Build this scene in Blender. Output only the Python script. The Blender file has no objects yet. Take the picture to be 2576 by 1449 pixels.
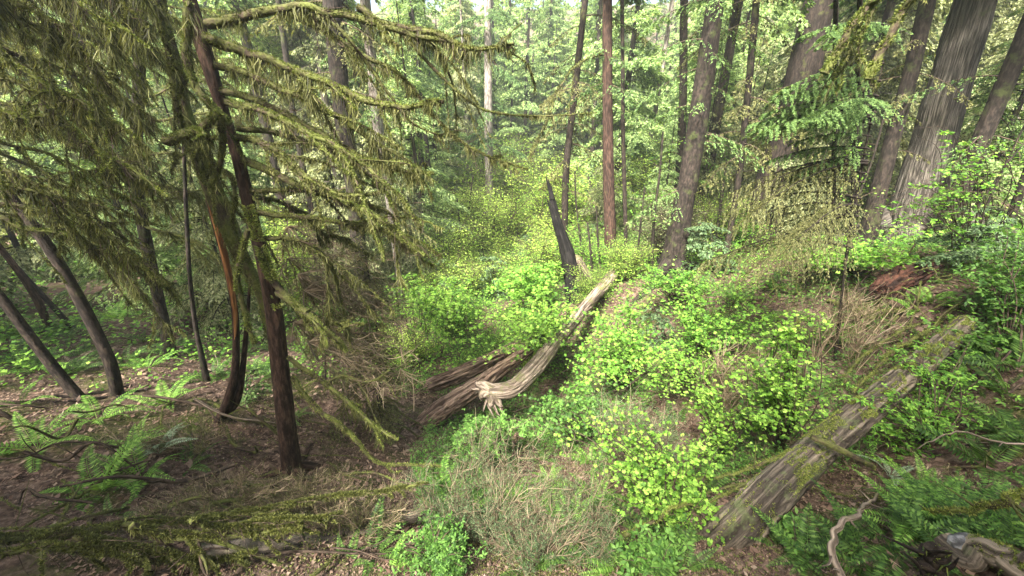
import bpy, math, time
import numpy as np
from mathutils import Vector, Matrix
T0 = time.time()
SC = bpy.context.scene
COL = SC.collection
rad = math.radians
# ------------------------------------------------------------------ camera
PITCH = rad(22.0)
CP, SP = math.cos(PITCH), math.sin(PITCH)
FPX = 950.0                      # focal length in the 2576-wide pixel frame used below
cam_d = bpy.data.cameras.new("camera")
cam = bpy.data.objects.new("camera", cam_d); COL.objects.link(cam)
cam_d.sensor_width = 36.0; cam_d.lens = 36.0 * FPX / 2576.0
cam_d.clip_start = 0.05; cam_d.clip_end = 2000
cam.rotation_euler = (math.pi/2 - PITCH, 0, 0)
SC.camera = cam
# ------------------------------------------------------------------ light
SUN_EL, SUN_AZ = rad(50), rad(-150)      # azimuth from +Y towards +X: high on the left, a little behind the viewer
w = bpy.data.worlds.new("World"); SC.world = w; w.use_nodes = True
nt = w.node_tree
bg = nt.nodes["Background"]
sky = nt.nodes.new("ShaderNodeTexSky"); sky.sky_type = 'NISHITA'; sky.sun_disc = False
sky.sun_elevation = SUN_EL; sky.sun_rotation = SUN_AZ
sky.dust_density = 6.0; sky.ozone_density = .5
nt.links.new(sky.outputs[0], bg.inputs[0]); bg.inputs[1].default_value = 0.105
sd = bpy.data.lights.new("sun", 'SUN'); sd.energy = 5.0; sd.angle = rad(10); sd.color = (1, .95, .86)
so = bpy.data.objects.new("sun", sd); COL.objects.link(so)
sdir = Vector((math.sin(SUN_AZ)*math.cos(SUN_EL), math.cos(SUN_AZ)*math.cos(SUN_EL), math.sin(SUN_EL)))
so.rotation_euler = sdir.to_track_quat('Z', 'Y').to_euler()
so.location = (0, 0, 40)
SC.view_settings.view_transform = 'Standard'; SC.view_settings.look = 'None'
SC.view_settings.exposure = 2.6; SC.view_settings.gamma = 1
cy = SC.cycles
cy.max_bounces = 4; cy.diffuse_bounces = 2; cy.glossy_bounces = 1; cy.transmission_bounces = 3
cy.volume_bounces = 0; cy.transparent_max_bounces = 4; cy.caustics_reflective = False; cy.caustics_refractive = False
cy.use_denoising = True
try: cy.denoising_input_passes = 'RGB_ALBEDO_NORMAL'; cy.denoising_prefilter = 'NONE'
except Exception: pass
cy.use_adaptive_sampling = False
cy.volume_step_rate = 4
cy.sample_clamp_indirect = 1.5
try: cy.sampling_pattern = 'BLUE_NOISE'
except Exception: pass
# ------------------------------------------------------------------ projection helpers
FWD = np.array([0, CP, -SP])
def ray(u, v):
    cx, cyy = (u-1288)/FPX, (724.5-v)/FPX
    return np.array([cx, CP + cyy*SP, -SP + cyy*CP])
def P(u, v, Y):
    "the point at forward distance Y (a vertical plane across the valley) seen at u, v of the photograph"
    r = ray(u, v); return r*(Y/r[1])
def depth(p): return float(np.dot(p, FWD))
def proj(p):
    d = np.dot(p, FWD); up = np.dot(p, np.array([0, SP, CP]))
    return 1288 + FPX*p[0]/d, 724.5 - FPX*up/d
def wid(px, p): return px*depth(p)/FPX/math.sqrt(1+(p[0]/depth(p))**2)
# ------------------------------------------------------------------ noise
def _h(ix, iy, iz):
    n = (ix*374761393 + iy*668265263 + iz*2147483647 + 974711) & 0xffffffff
    n = ((n ^ (n >> 13))*1274126177) & 0xffffffff
    n = ((n ^ (n >> 15))*2246822519) & 0xffffffff
    return ((n ^ (n >> 16)) & 0xffff)/65535.0
def vnoise(x, y, z=0.0):
    x, y, z = np.broadcast_arrays(np.asarray(x, float), np.asarray(y, float), np.asarray(z, float))
    ix, iy, iz = np.floor(x).astype(np.int64), np.floor(y).astype(np.int64), np.floor(z).astype(np.int64)
    fx, fy, fz = x-ix, y-iy, z-iz
    fx, fy, fz = [f*f*(3-2*f) for f in (fx, fy, fz)]
    r = 0
    for dx in (0, 1):
        for dy in (0, 1):
            for dz in (0, 1):
                r = r + _h(ix+dx, iy+dy, iz+dz)*(fx if dx else 1-fx)*(fy if dy else 1-fy)*(fz if dz else 1-fz)
    return r*2-1
def fbm(x, y, z=0.0, o=4):
    r, a = 0, 1.0
    for k in range(o):
        r = r + a*vnoise(x*2**k+k*17.3, y*2**k, np.asarray(z)*2**k); a *= .5
    return r
# ------------------------------------------------------------------ terrain
def on_z(u, v, z):
    r = ray(u, v); t = z/r[2]; return (r[0]*t, r[1]*t, z)
CTRL = [on_z(*a) for a in [
 (0,1449,-3.3),(600,1449,-3.6),(1288,1449,-4.0),(1900,1449,-3.8),(2576,1449,-3.1),
 (0,1200,-3.6),(400,1200,-3.9),(800,1200,-4.7),(1200,1200,-5.7),(1600,1150,-5.7),(2000,1150,-4.5),(2400,1150,-3.6),
 (0,950,-3.9),(300,990,-4.2),(570,1040,-4.6),(740,1190,-4.7),(900,1050,-5.3),
 (1080,1060,-5.9),(1300,960,-6.9),(1600,900,-6.1),(1900,900,-4.6),(2300,900,-3.7),(2576,900,-3.0),
 (2300,640,-2.6),(2350,740,-2.8),(2576,640,-2.5),(2100,740,-3.6),(2040,760,-3.9),
 (1700,700,-4.5),(1540,700,-5.0),(1450,745,-5.7),(1900,640,-4.2),
 (1230,560,-7.0),(1120,620,-7.0),(0,800,-4.4),(300,800,-5.2),(600,830,-6.0),(850,800,-6.5),
 (1100,800,-7.5),(1288,700,-8.1),(1288,520,-8.2),(900,620,-7.2),(400,640,-6.8),(0,640,-5.5)]]
CTRL += [(0,150,38),(-30,30,-8),(-60,40,-5),(-60,0,2),(60,0,4),(60,40,2),(40,20,-.5),(25,45,-5),(0,50,-8.5),(-20,60,-7),
         (20,62,-6),(0,80,4),(-50,80,8),(50,80,10),(0,115,22),(-80,110,30),(80,110,34),(0,-6,-1.6),(-15,-8,1),(15,-8,1),(0,-40,6),(-60,-40,9),(60,-40,9)]
CT = np.array(CTRL)
def _fit():
    n = len(CT); d = np.hypot(CT[:,None,0]-CT[None,:,0], CT[:,None,1]-CT[None,:,1])
    A = np.zeros((n+3, n+3)); A[:n,:n] = d + np.eye(n)*(-.15)
    A[:n,n] = 1; A[:n,n+1] = CT[:,0]; A[:n,n+2] = CT[:,1]; A[n:, :n] = A[:n, n:].T
    return np.linalg.solve(A, np.r_[CT[:,2], 0, 0, 0])
CW = _fit()
def G(x, y, fine=True):
    x, y = np.asarray(x, float), np.asarray(y, float)
    n = len(CT); r = CW[n] + CW[n+1]*x + CW[n+2]*y
    for i in range(n): r = r + CW[i]*np.hypot(x-CT[i,0], y-CT[i,1])
    if fine: r = r + .16*fbm(x*.55, y*.55, 3.1, 3)
    return r
def gz(x, y): return float(G(x, y))
def hit(u, v):
    "ground point seen at u, v"
    r = ray(u, v); t = 1.5
    while t < 150:
        p = r*t
        if p[2] < gz(p[0], p[1]): break
        t *= 1.02
    return r*t
# ------------------------------------------------------------------ mesh accumulation
class Acc:
    def __init__(s): s.V, s.F3, s.F4, s.T, s.n = [], [], [], [], 0
    def add(s, V, F, tc=None):
        V = np.asarray(V, float).reshape(-1, 3); F = np.asarray(F, np.int64)
        (s.F3 if F.shape[1] == 3 else s.F4).append(F + s.n)
        s.V.append(V); s.T.append(V if tc is None else tc); s.n += len(V)
        return s
    def mesh(s, name, mat, origin=(0,0,0), smooth=False, inst=None):
        V = np.concatenate(s.V) - np.asarray(origin, float)
        m = bpy.data.meshes.new(name)
        f3 = np.concatenate(s.F3) if s.F3 else np.zeros((0,3), np.int64)
        f4 = np.concatenate(s.F4) if s.F4 else np.zeros((0,4), np.int64)
        m.vertices.add(len(V)); m.vertices.foreach_set("co", V.astype(np.float32).ravel())
        nl = f3.size + f4.size; m.loops.add(nl)
        m.loops.foreach_set("vertex_index", np.r_[f3.ravel(), f4.ravel()].astype(np.int32))
        m.polygons.add(len(f3)+len(f4))
        tot = np.r_[np.full(len(f3), 3), np.full(len(f4), 4)].astype(np.int32)
        st = np.r_[0, np.cumsum(tot)[:-1]].astype(np.int32)
        m.polygons.foreach_set("loop_start", st); m.polygons.foreach_set("loop_total", tot)
        if smooth: m.polygons.foreach_set("use_smooth", np.ones(len(tot), bool))
        a = m.attributes.new("tc", 'FLOAT_VECTOR', 'POINT')
        a.data.foreach_set("vector", np.concatenate(s.T).astype(np.float32).ravel())
        m.update(calc_edges=True); m.materials.append(mat)
        return m
    def build(s, name, mat, parent=None, origin=(0,0,0), smooth=False):
        if s.n == 0: return None
        o = bpy.data.objects.new(name, s.mesh(name, mat, origin, smooth)); COL.objects.link(o)
        if parent is not None: o.parent = parent
        else: o.location = origin
        return o
def thing(name, label, cat, loc=(0,0,0), group=None, rz=0, s=1):
    o = bpy.data.objects.new(name, None); COL.objects.link(o); o.empty_display_size = .2
    o.location = loc; o.rotation_euler = (0, 0, rz); o.scale = (s,)*3 if np.isscalar(s) else s
    o["label"] = label; o["category"] = cat
    if group: o["group"] = group
    return o
def dup(root, loc, rz=0, s=1, label=None, group=None):
    r = root.copy(); COL.objects.link(r); r.location = loc; r.rotation_euler = (0, 0, rz); r.scale = (s,)*3 if np.isscalar(s) else s
    if label: r["label"] = label
    if group: r["group"] = group
    for ch in list(root.children):
        c = ch.copy(); COL.objects.link(c); c.parent = r
        for g in list(ch.children):
            d = g.copy(); COL.objects.link(d); d.parent = c
    return r
def unit(a): return a/np.maximum(np.linalg.norm(a, axis=-1, keepdims=True), 1e-9)
def spline(pts, n):
    "Catmull-Rom through pts (k, d) resampled to n rows"
    p = np.asarray(pts, float)
    if len(p) == 2: t = np.linspace(0, 1, n)[:,None]; return p[0]*(1-t) + p[1]*t
    q = np.vstack([2*p[0]-p[1], p, 2*p[-1]-p[-2]])
    seg = np.r_[0, np.cumsum(np.linalg.norm(np.diff(p[:, :3], axis=0), axis=1))]
    s = np.linspace(0, seg[-1], n); k = np.clip(np.searchsorted(seg, s, side='right')-1, 0, len(p)-2)
    t = ((s-seg[k])/np.maximum(seg[k+1]-seg[k], 1e-9))[:,None]
    a, b, c, d = q[k], q[k+1], q[k+2], q[k+3]
    return .5*((2*b) + (-a+c)*t + (2*a-5*b+4*c-d)*t**2 + (-a+3*b-3*c+d)*t**3)
def tube(pts, radii, seg=8, rows=None, disp=None, cap=True, flat=1.0):
    pts = np.asarray(pts, float); radii = np.broadcast_to(np.asarray(radii, float), (len(pts),))
    if rows is None: rows = max(len(pts)*4, 4)
    q = spline(np.c_[pts, radii], rows); C, R = q[:, :3], np.maximum(q[:, 3], .0008)
    Tn = unit(np.gradient(C, axis=0))
    up = np.array([0, 0, 1.0]) if abs(Tn[0][2]) < .9 else np.array([1.0, 0, 0])
    N = np.zeros_like(C); n = unit(np.cross(np.cross(Tn[0], up), Tn[0]))
    for i in range(rows):
        n = n - Tn[i]*np.dot(n, Tn[i]); n = n/max(np.linalg.norm(n), 1e-9); N[i] = n
    B = np.cross(Tn, N)
    th = np.linspace(0, 2*math.pi, seg, endpoint=False)
    L = np.r_[0, np.cumsum(np.linalg.norm(np.diff(C, axis=0), axis=1))]
    RR = np.repeat(R[:,None], seg, 1)
    if disp is not None: RR = RR*(1+disp(th[None,:]+0*RR, L[:,None]+0*RR))
    ct, st = np.cos(th), np.sin(th)
    V = C[:,None] + RR[...,None]*(N[:,None]*ct[None,:,None]*flat + B[:,None]*st[None,:,None])
    tc = np.stack([R[:,None]*ct[None]+0*RR, R[:,None]*st[None]+0*RR, L[:,None]+0*RR], -1).reshape(-1, 3)
    idx = np.arange(rows*seg).reshape(rows, seg); nx = np.roll(idx, -1, 1)
    F = np.stack([idx[:-1], nx[:-1], nx[1:], idx[1:]], -1).reshape(-1, 4)
    V = V.reshape(-1, 3); out = [(V, F, tc)]
    if cap:
        for e, sgn in ((0, 1), (rows-1, -1)):
            c = np.vstack([V[idx[e]], C[e]]); k = np.arange(seg)
            f = np.stack([np.full(seg, seg), (k+1) % seg, k], -1)[:, ::sgn]
            out.append((c, f, np.vstack([tc[idx[e]], [0, 0, L[e]]])))
    return out, C, R
def addtube(acc, *a, **k):
    out, C, R = tube(*a, **k)
    for V, F, tc in out: acc.add(V, F, tc)
    return C, R
def bark(ga=.05, gk=9, ba=.06, seed=0, gl=.7):
    "grooved bark plus slow lumps"
    def f(th, L):
        c, s = np.cos(th)*gk/3, np.sin(th)*gk/3
        g = vnoise(c*1.6+seed, s*1.6, L*gl)+.5*vnoise(c*3.4+seed, s*3.4, L*gl*1.7)
        return ga*(-np.abs(g)*1.6+.6) + ba*vnoise(np.cos(th)*1.2, np.sin(th)*1.2+seed, L*1.1)
    return f
def wood(ga=.14, ba=.08, seed=0, k=7):
    "weathered wood: long narrow cracks, torn ridges and slow lumps"
    def f(th, L):
        tw = th+.5*vnoise(L*.8, seed)
        c, s = np.cos(tw)*k/2.2, np.sin(tw)*k/2.2
        g = vnoise(c+seed, s, L*.9); h = vnoise(c*2.6+seed, s*2.6, L*2.2); m = vnoise(c*.8, s*.8+seed, L*5)
        return -ga*np.clip(1-np.abs(g)*7, 0, 1)*1.3 - ga*.6*np.clip(1-np.abs(h)*5, 0, 1) + ga*.35*m + ba*vnoise(np.cos(th)*1.2, np.sin(th)*1.2+seed, L*1.4)
    return f
def roots_of(parent, org, base, r, n, mat, seed, L=.9):
    rng = np.random.default_rng(seed); a0 = rng.uniform(0, 6.28)
    for k in range(n):
        an = a0+k*6.283/n+rng.normal()*.3; d = np.array([math.cos(an), math.sin(an), 0]); l_ = L*rng.uniform(.6, 1.2); q = [np.array(base)+d*r*.4+[0, 0, r*1.1]]
        for t in (.3, .65, 1): x = np.array(base)+d*(r+l_*t)+rng.normal(size=3)*.07*t; x[2] = gz(x[0], x[1])+.03*(1-t)-.05*t; q.append(x)
        a = Acc(); addtube(a, q, [r*.55, r*.36, r*.24, r*.1], 8, 24, disp=bark(.1, 5, .15, seed+k)); a.build("root", M[mat], parent, org, True)
def rhombs(P0, D, S, ln, wd):
    "flat leaf quads at P0 pointing along D, S across"
    ln = np.asarray(ln)[:,None]; wd = np.asarray(wd)[:,None]
    a = P0; b = P0+D*ln*.45+S*wd*.5; c = P0+D*ln; d = P0+D*ln*.45-S*wd*.5
    V = np.stack([a, b, c, d], 1).reshape(-1, 3); F = np.arange(len(P0)*4).reshape(-1, 4)
    return V, F
def tris(P0, D, S, ln, wd):
    ln = np.asarray(ln)[:,None]; wd = np.asarray(wd)[:,None]
    V = np.stack([P0+S*wd*.5, P0-S*wd*.5, P0+D*ln], 1).reshape(-1, 3); return V, np.arange(len(P0)*3).reshape(-1, 3)
def rdir(rng, n, flat=1.0):
    a = rng.normal(size=(n, 3)); a[:, 2] *= flat; return unit(a)
def perp(rng, D):
    return unit(np.cross(D, rdir(rng, len(D))))
def inst(TV, TF, Pn, X, Y, Z, s):
    s = np.asarray(s)[:,None,None]
    V = Pn[:,None] + s*(TV[None,:,0:1]*X[:,None] + TV[None,:,1:2]*Y[:,None] + TV[None,:,2:3]*Z[:,None])
    m = len(TV); F = TF[None] + (np.arange(len(Pn))*m)[:,None,None]
    return V.reshape(-1, 3), F.reshape(-1, TF.shape[1])
def maple_tpl(lobes=7):
    a = np.linspace(-math.pi*.88, math.pi*.88, lobes*2-1); r = np.where(np.arange(lobes*2-1) % 2 == 0, 1.0, .74)
    V = [[0, 0, 0]] + [[r_*math.cos(t)*.5, r_*math.sin(t)*.5, -.10*r_*r_] for t, r_ in zip(a, r)]
    return np.array(V), np.array([[0, i, i+1] for i in range(1, len(V)-1)])
def tri_leaf_tpl():
    "three-part leaflet spray"
    V, F = [], []
    for t in (0, 1.25, -1.25):
        d = np.array([math.cos(t), math.sin(t), 0]); s = np.array([-math.sin(t), math.cos(t), 0]); b = len(V)
        V += [d*.06, d*.35+s*.19, d*.62+s*.14, d*.92-np.array([0,0,.12]), d*.62-s*.14, d*.35-s*.19]
        F += [[b, b+1, b+5], [b+1, b+2, b+4], [b+1, b+4, b+5], [b+2, b+3, b+4]]
    return np.array(V), np.array(F)
MV, MF = maple_tpl(); M5V, M5F = maple_tpl(4); TLV, TLF = tri_leaf_tpl()
# ------------------------------------------------------------------ materials
def newmat(name):
    m = bpy.data.materials.new(name); m.use_nodes = True; t = m.node_tree; t.nodes.clear()
    out = t.nodes.new("ShaderNodeOutputMaterial"); return m, t, out
def N_(t, ty, **k):
    n = t.nodes.new(ty)
    for a, b in k.items():
        if a in n.inputs: n.inputs[a].default_value = b
        else: setattr(n, a, b)
    return n
def ramp(t, stops):
    r = t.nodes.new("ShaderNodeValToRGB"); e = r.color_ramp.elements
    while len(e) < len(stops): e.new(.5)
    for i, (p, c) in enumerate(stops): e[i].position = p; e[i].color = (*c, 1)
    return r
def noise(t, vec, scale, detail=4, rough=.6):
    n = N_(t, "ShaderNodeTexNoise", Scale=scale, Detail=detail, Roughness=rough); t.links.new(vec, n.inputs["Vector"]); return n
def mixc(t, f, a, b, mode='MIX'):
    m = t.nodes.new("ShaderNodeMix"); m.data_type = 'RGBA'; m.blend_type = mode
    if isinstance(f, float): m.inputs[0].default_value = f
    else: t.links.new(f, m.inputs[0])
    for k, x in ((6, a), (7, b)):
        if isinstance(x, tuple): m.inputs[k].default_value = (*x, 1)
        else: t.links.new(x, m.inputs[k])
    return m.outputs[2]
def leaf_mat(name, stops, trans=.35, tcol=1.5, low=.5, rough=.6):
    m, t, out = newmat(name)
    g = N_(t, "ShaderNodeNewGeometry"); oi = N_(t, "ShaderNodeObjectInfo")
    nz = noise(t, g.outputs["Position"], .8, 2)
    a = N_(t, "ShaderNodeMath", operation='MULTIPLY_ADD'); t.links.new(g.outputs["Random Per Island"], a.inputs[0]); a.inputs[1].default_value = .9
    b = N_(t, "ShaderNodeMath", operation='MULTIPLY_ADD'); t.links.new(nz.outputs[0], b.inputs[0]); b.inputs[1].default_value = low
    c = N_(t, "ShaderNodeMath", operation='MULTIPLY_ADD'); t.links.new(oi.outputs["Random"], c.inputs[0]); c.inputs[1].default_value = .3; c.inputs[2].default_value = -.36
    t.links.new(c.outputs[0], b.inputs[2]); t.links.new(b.outputs[0], a.inputs[2])
    r = ramp(t, stops); t.links.new(a.outputs[0], r.inputs[0])
    p = N_(t, "ShaderNodeBsdfPrincipled", Roughness=rough); p.inputs["Specular IOR Level"].default_value = .25
    t.links.new(r.outputs[0], p.inputs["Base Color"])
    tr = N_(t, "ShaderNodeBsdfTranslucent")
    t.links.new(mixc(t, 1.0, r.outputs[0], (tcol, tcol, tcol*.6), 'MULTIPLY'), tr.inputs[0])
    mx = N_(t, "ShaderNodeMixShader"); mx.inputs[0].default_value = trans
    t.links.new(p.outputs[0], mx.inputs[1]); t.links.new(tr.outputs[0], mx.inputs[2]); t.links.new(mx.outputs[0], out.inputs[0])
    return m
def bark_mat(name, dark, light, moss=None, mossamt=.5, sx=14, sz=1.6, bump=.6, lichen=None):
    m, t, out = newmat(name)
    at = N_(t, "ShaderNodeAttribute", attribute_name="tc")
    mp = N_(t, "ShaderNodeMapping"); mp.inputs["Scale"].default_value = (1, 1, sz/sx); t.links.new(at.outputs["Vector"], mp.inputs[0])
    n1 = noise(t, mp.outputs[0], sx, 6, .65); n2 = noise(t, at.outputs["Vector"], 1.3, 3); n3 = noise(t, at.outputs["Vector"], 40, 2)
    r = ramp(t, [(.3, tuple(x*.45 for x in dark)), (.46, dark), (.62, light)]); t.links.new(n1.outputs[0], r.inputs[0])
    col = r.outputs[0]
    k = ramp(t, [(.3, (.7, .7, .7)), (.7, (1.25, 1.2, 1.15))]); t.links.new(n2.outputs[0], k.inputs[0])
    col = mixc(t, 1.0, col, k.outputs[0], 'MULTIPLY')
    if lichen:
        n5 = noise(t, mp.outputs[0], sx*.35, 4); l = ramp(t, [(.5, (0,0,0)), (.62, (1,1,1))]); t.links.new(n5.outputs[0], l.inputs[0])
        col = mixc(t, l.outputs[0], col, lichen)
    if moss:
        n4 = noise(t, at.outputs["Vector"], 3.2, 5, .7); l = ramp(t, [(1-mossamt-.07, (0,0,0)), (1-mossamt+.07, (1,1,1))]); t.links.new(n4.outputs[0], l.inputs[0])
        mc = mixc(t, n3.outputs[0], tuple(x*.5 for x in moss), tuple(x*1.4 for x in moss))
        col = mixc(t, l.outputs[0], col, mc)
    p = N_(t, "ShaderNodeBsdfPrincipled", Roughness=.85); p.inputs["Specular IOR Level"].default_value = .2
    t.links.new(col, p.inputs["Base Color"])
    ad = N_(t, "ShaderNodeMath", operation='ADD'); t.links.new(n1.outputs[0], ad.inputs[0])
    q = N_(t, "ShaderNodeMath", operation='MULTIPLY'); t.links.new(n3.outputs[0], q.inputs[0]); q.inputs[1].default_value = .3; t.links.new(q.outputs[0], ad.inputs[1])
    bp = N_(t, "ShaderNodeBump", Strength=bump, Distance=.04); t.links.new(ad.outputs[0], bp.inputs["Height"]); t.links.new(bp.outputs[0], p.inputs["Normal"])
    t.links.new(p.outputs[0], out.inputs[0]); return m
def soil_mat(name):
    m, t, out = newmat(name)
    g = N_(t, "ShaderNodeNewGeometry"); p0 = g.outputs["Position"]
    n1 = noise(t, p0, 9, 7, .7); n2 = noise(t, p0, .9, 4); n3 = noise(t, p0, 38, 3)
    r = ramp(t, [(.34, (.020, .013, .010)), (.5, (.085, .056, .042)), (.66, (.20, .145, .11))]); t.links.new(n1.outputs[0], r.inputs[0])
    mm = ramp(t, [(.52, (0,0,0)), (.66, (1,1,1))]); t.links.new(n2.outputs[0], mm.inputs[0])
    gr = ramp(t, [(.35, (.02, .03, .006)), (.65, (.10, .12, .03))]); t.links.new(n3.outputs[0], gr.inputs[0])
    col = mixc(t, mm.outputs[0], r.outputs[0], gr.outputs[0])
    p = N_(t, "ShaderNodeBsdfPrincipled", Roughness=.95); t.links.new(col, p.inputs["Base Color"]); p.inputs["Specular IOR Level"].default_value = .1
    bp = N_(t, "ShaderNodeBump", Strength=.8, Distance=.06); t.links.new(n1.outputs[0], bp.inputs["Height"]); t.links.new(bp.outputs[0], p.inputs["Normal"])
    t.links.new(p.outputs[0], out.inputs[0]); return m
M = dict(
 moss=leaf_mat("moss", [(.1, (.035, .042, .010)), (.5, (.095, .107, .027)), (.9, (.19, .20, .055))], .25, 1.3),
 mossbright=leaf_mat("moss_bright", [(.1, (.05, .07, .012)), (.5, (.125, .16, .03)), (.9, (.25, .28, .065))], .25, 1.3),
 hang=leaf_mat("hanging_moss", [(.15, (.035, .038, .012)), (.5, (.11, .118, .036)), (.95, (.235, .235, .085))], .4, 1.3),
 limb=bark_mat("mossy_limb", (.035, .025, .018), (.09, .07, .045), (.10, .115, .028), .52, 20, 8),
 hemlock=leaf_mat("hemlock_leaf", [(.1, (.03, .065, .02)), (.5, (.09, .16, .05)), (.9, (.19, .29, .09))], .35, 1.5),
 hemfar_lit=leaf_mat("hemlock_far_lit", [(.1, (.06, .115, .04)), (.5, (.22, .32, .12)), (.9, (.48, .60, .26))], .45, 1.4),  # brightness of the lit far trees is put into the leaf colour
 glow=leaf_mat("far_maple_glow", [(.1, (.10, .20, .03)), (.5, (.26, .41, .06)), (.9, (.50, .64, .15))], .45, 1.3),  # vine maple colour raised to carry the yellow glow of the valley
 olivefar_lit=leaf_mat("olive_far_lit", [(.1, (.06, .075, .03)), (.5, (.19, .22, .10)), (.9, (.38, .40, .21))], .42, 1.4),  # lighter copy of the olive foliage, background light put into its colour
 hemblue=leaf_mat("hemlock_blue", [(.1, (.045, .08, .035)), (.5, (.11, .18, .08)), (.9, (.21, .30, .14))], .35, 1.4),
 olive=leaf_mat("olive_foliage", [(.1, (.05, .055, .018)), (.5, (.115, .12, .042)), (.9, (.20, .20, .075))], .35, 1.3),
 dead=leaf_mat("dead_twigs", [(.1, (.06, .043, .028)), (.5, (.17, .125, .08)), (.9, (.34, .27, .18))], .15, 1.1),
 yellow=leaf_mat("vine_maple", [(.05, (.045, .12, .02)), (.5, (.185, .36, .045)), (.95, (.38, .58, .11))], .45, 1.25),
 bright=leaf_mat("bright_leaf", [(.1, (.07, .18, .025)), (.5, (.16, .34, .045)), (.9, (.30, .50, .08))], .42, 1.4),
 green=leaf_mat("green_leaf", [(.1, (.035, .09, .018)), (.5, (.085, .19, .032)), (.9, (.16, .30, .06))], .38, 1.4),
 fern=leaf_mat("fern", [(.1, (.022, .055, .010)), (.5, (.06, .125, .022)), (.9, (.13, .23, .045))], .3, 1.5),
 fernlight=leaf_mat("fern_light", [(.1, (.06, .14, .02)), (.5, (.13, .26, .04)), (.9, (.22, .38, .07))], .35, 1.5),
 fernpale=leaf_mat("fern_pale", [(.1, (.12, .18, .10)), (.6, (.24, .32, .20))], .15, 1.0, rough=.35),
 bark=bark_mat("brown_bark", (.016, .012, .010), (.048, .036, .029), (.07, .08, .02), .36, 22, 7),
 barkdark=bark_mat("dark_bark", (.014, .011, .009), (.045, .034, .029), (.05, .06, .02), .4, 20, 7),
 barkred=bark_mat("red_bark", (.028, .016, .012), (.088, .053, .039), (.07, .085, .02), .28, 24, 5),
 cedar=bark_mat("cedar_bark", (.040, .035, .030), (.17, .155, .135), (.07, .09, .035), .33, 34, 1.6, 1.0),
 pale=bark_mat("pale_bark", (.13, .11, .10), (.38, .35, .31), (.10, .10, .05), .3, 18, 3),
 orange=bark_mat("orange_wood", (.15, .06, .02), (.46, .23, .09), None, 0, 30, 1.2),
 deadwood=bark_mat("dead_wood", (.11, .085, .065), (.37, .305, .245), (.12, .13, .045), .42, 22, 1.0, .9),
 redwood=bark_mat("rotten_wood", (.022, .011, .008), (.085, .038, .026), None, 0, 16, 2, 1.0),
 redlog=bark_mat("reddish_rotten_log", (.09, .058, .042), (.37, .265, .20), (.13, .14, .05), .34, 20, 1.2, 1.0),
 log=bark_mat("log_wood", (.045, .037, .029), (.20, .168, .13), (.09, .11, .045), .40, 16, .9, 1.0),
 char=bark_mat("charred_wood", (.005, .0045, .0045), (.022, .020, .019), (.08, .10, .03), .30, 16, 1.5, .9),
 twig=bark_mat("twig", (.045, .032, .024), (.13, .095, .07), None, 0, 30, 8, .2),
 litter=leaf_mat("litter", [(.1, (.06, .036, .026)), (.45, (.16, .10, .072)), (.75, (.20, .14, .10)), (1, (.28, .215, .16))], .1, 1),
 stone=bark_mat("stone", (.07, .072, .075), (.21, .215, .225), None, 0, 12, 12, .3),
 soil=soil_mat("soil"))
# ------------------------------------------------------------------ labels
MARKS = [("the orange split trunk",575,720),("the reddish trunk hung with mossy limbs",690,820),("the charred black snag",1425,620),
 ("the twisted root of the fallen log",1240,975),("the long mossy log",2150,1080),("the huge grey cedar",2330,400),
 ("the pair of bare leaning trunks",210,850),("the red rotten stump",2300,690),("the mossy bough at the bottom edge",300,1350),
 ("the pale stones",2400,1400),("the straight brown trunk",1530,400),("the drooping hemlock sapling",2000,400),
 ("the broken pale stub",1120,600),("the big twin dark trunk",1750,350),("the yellow-green maple sprays",1620,1130),
 ("the curved bare stick",2120,1350),("the tall pale trunk",1230,300)]
USED = {}
def where(p):
    u, v = proj(np.asarray(p, float)); out = []
    ds = sorted(MARKS, key=lambda m: math.hypot(m[1]-u, m[2]-v))
    for m in ds[:5]:
        du, dv = u-m[1], v-m[2]; d = math.hypot(du, dv)
        h = "left" if du < 0 else "right"; k = "above" if dv < 0 else "below"
        if abs(du) > 2*abs(dv): s = f"{h} of"
        elif abs(dv) > 2*abs(du): s = k
        else: s = f"{k} and {h} of"
        out.append(("just " if d < 110 else "well " if d > 330 else "") + s + " " + m[0])
    return out
def mklabel(base, p, extra=("",)):
    ws = where(p)
    for w_ in ws:
        for e in extra:
            L = (e+" " if e else "") + base + " " + w_
            if L not in USED and len(L.split()) <= 16: USED[L] = 1; return L
    for i, w_ in enumerate(ws):
        for w2 in ws[i+1:]:
            L = base + " " + w_ + ", " + w2
            if L not in USED and len(L.split()) <= 16: USED[L] = 1; return L
    return (base + " " + ws[0])
# ------------------------------------------------------------------ moss
def tufts(acc, C, R, n, ln, rng, upward=.8, wd=.4):
    "short moss spikes all over a limb (C centre line, R radii)"
    k = rng.uniform(0, len(C)-1.001, n); i = k.astype(int); f = (k-i)[:,None]
    c = C[i]*(1-f) + C[i+1]*f; r = R[i]; T = unit(C[i+1]-C[i])
    D = rdir(rng, n); D = unit(D - T*np.sum(D*T, 1, keepdims=True)); D[:, 2] += upward; D = unit(D - T*np.sum(D*T, 1, keepdims=True)*.5)
    kp = vnoise(c[:, 0]*9, c[:, 1]*9, c[:, 2]*9+D[:, 2]*.8) > -.22-.3*D[:, 2]; c, r, D = c[kp], r[kp], D[kp]; n = len(c)
    p = c + D*(r*.85)[:,None]; s = unit(np.cross(D, rdir(rng, n)))
    l = ln*rng.uniform(.5, 1.5, n)
    acc.add(*tris(p, unit(D + rdir(rng, n)*.6), s, l, l*wd*rng.uniform(.6, 1.6, n)))
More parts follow.
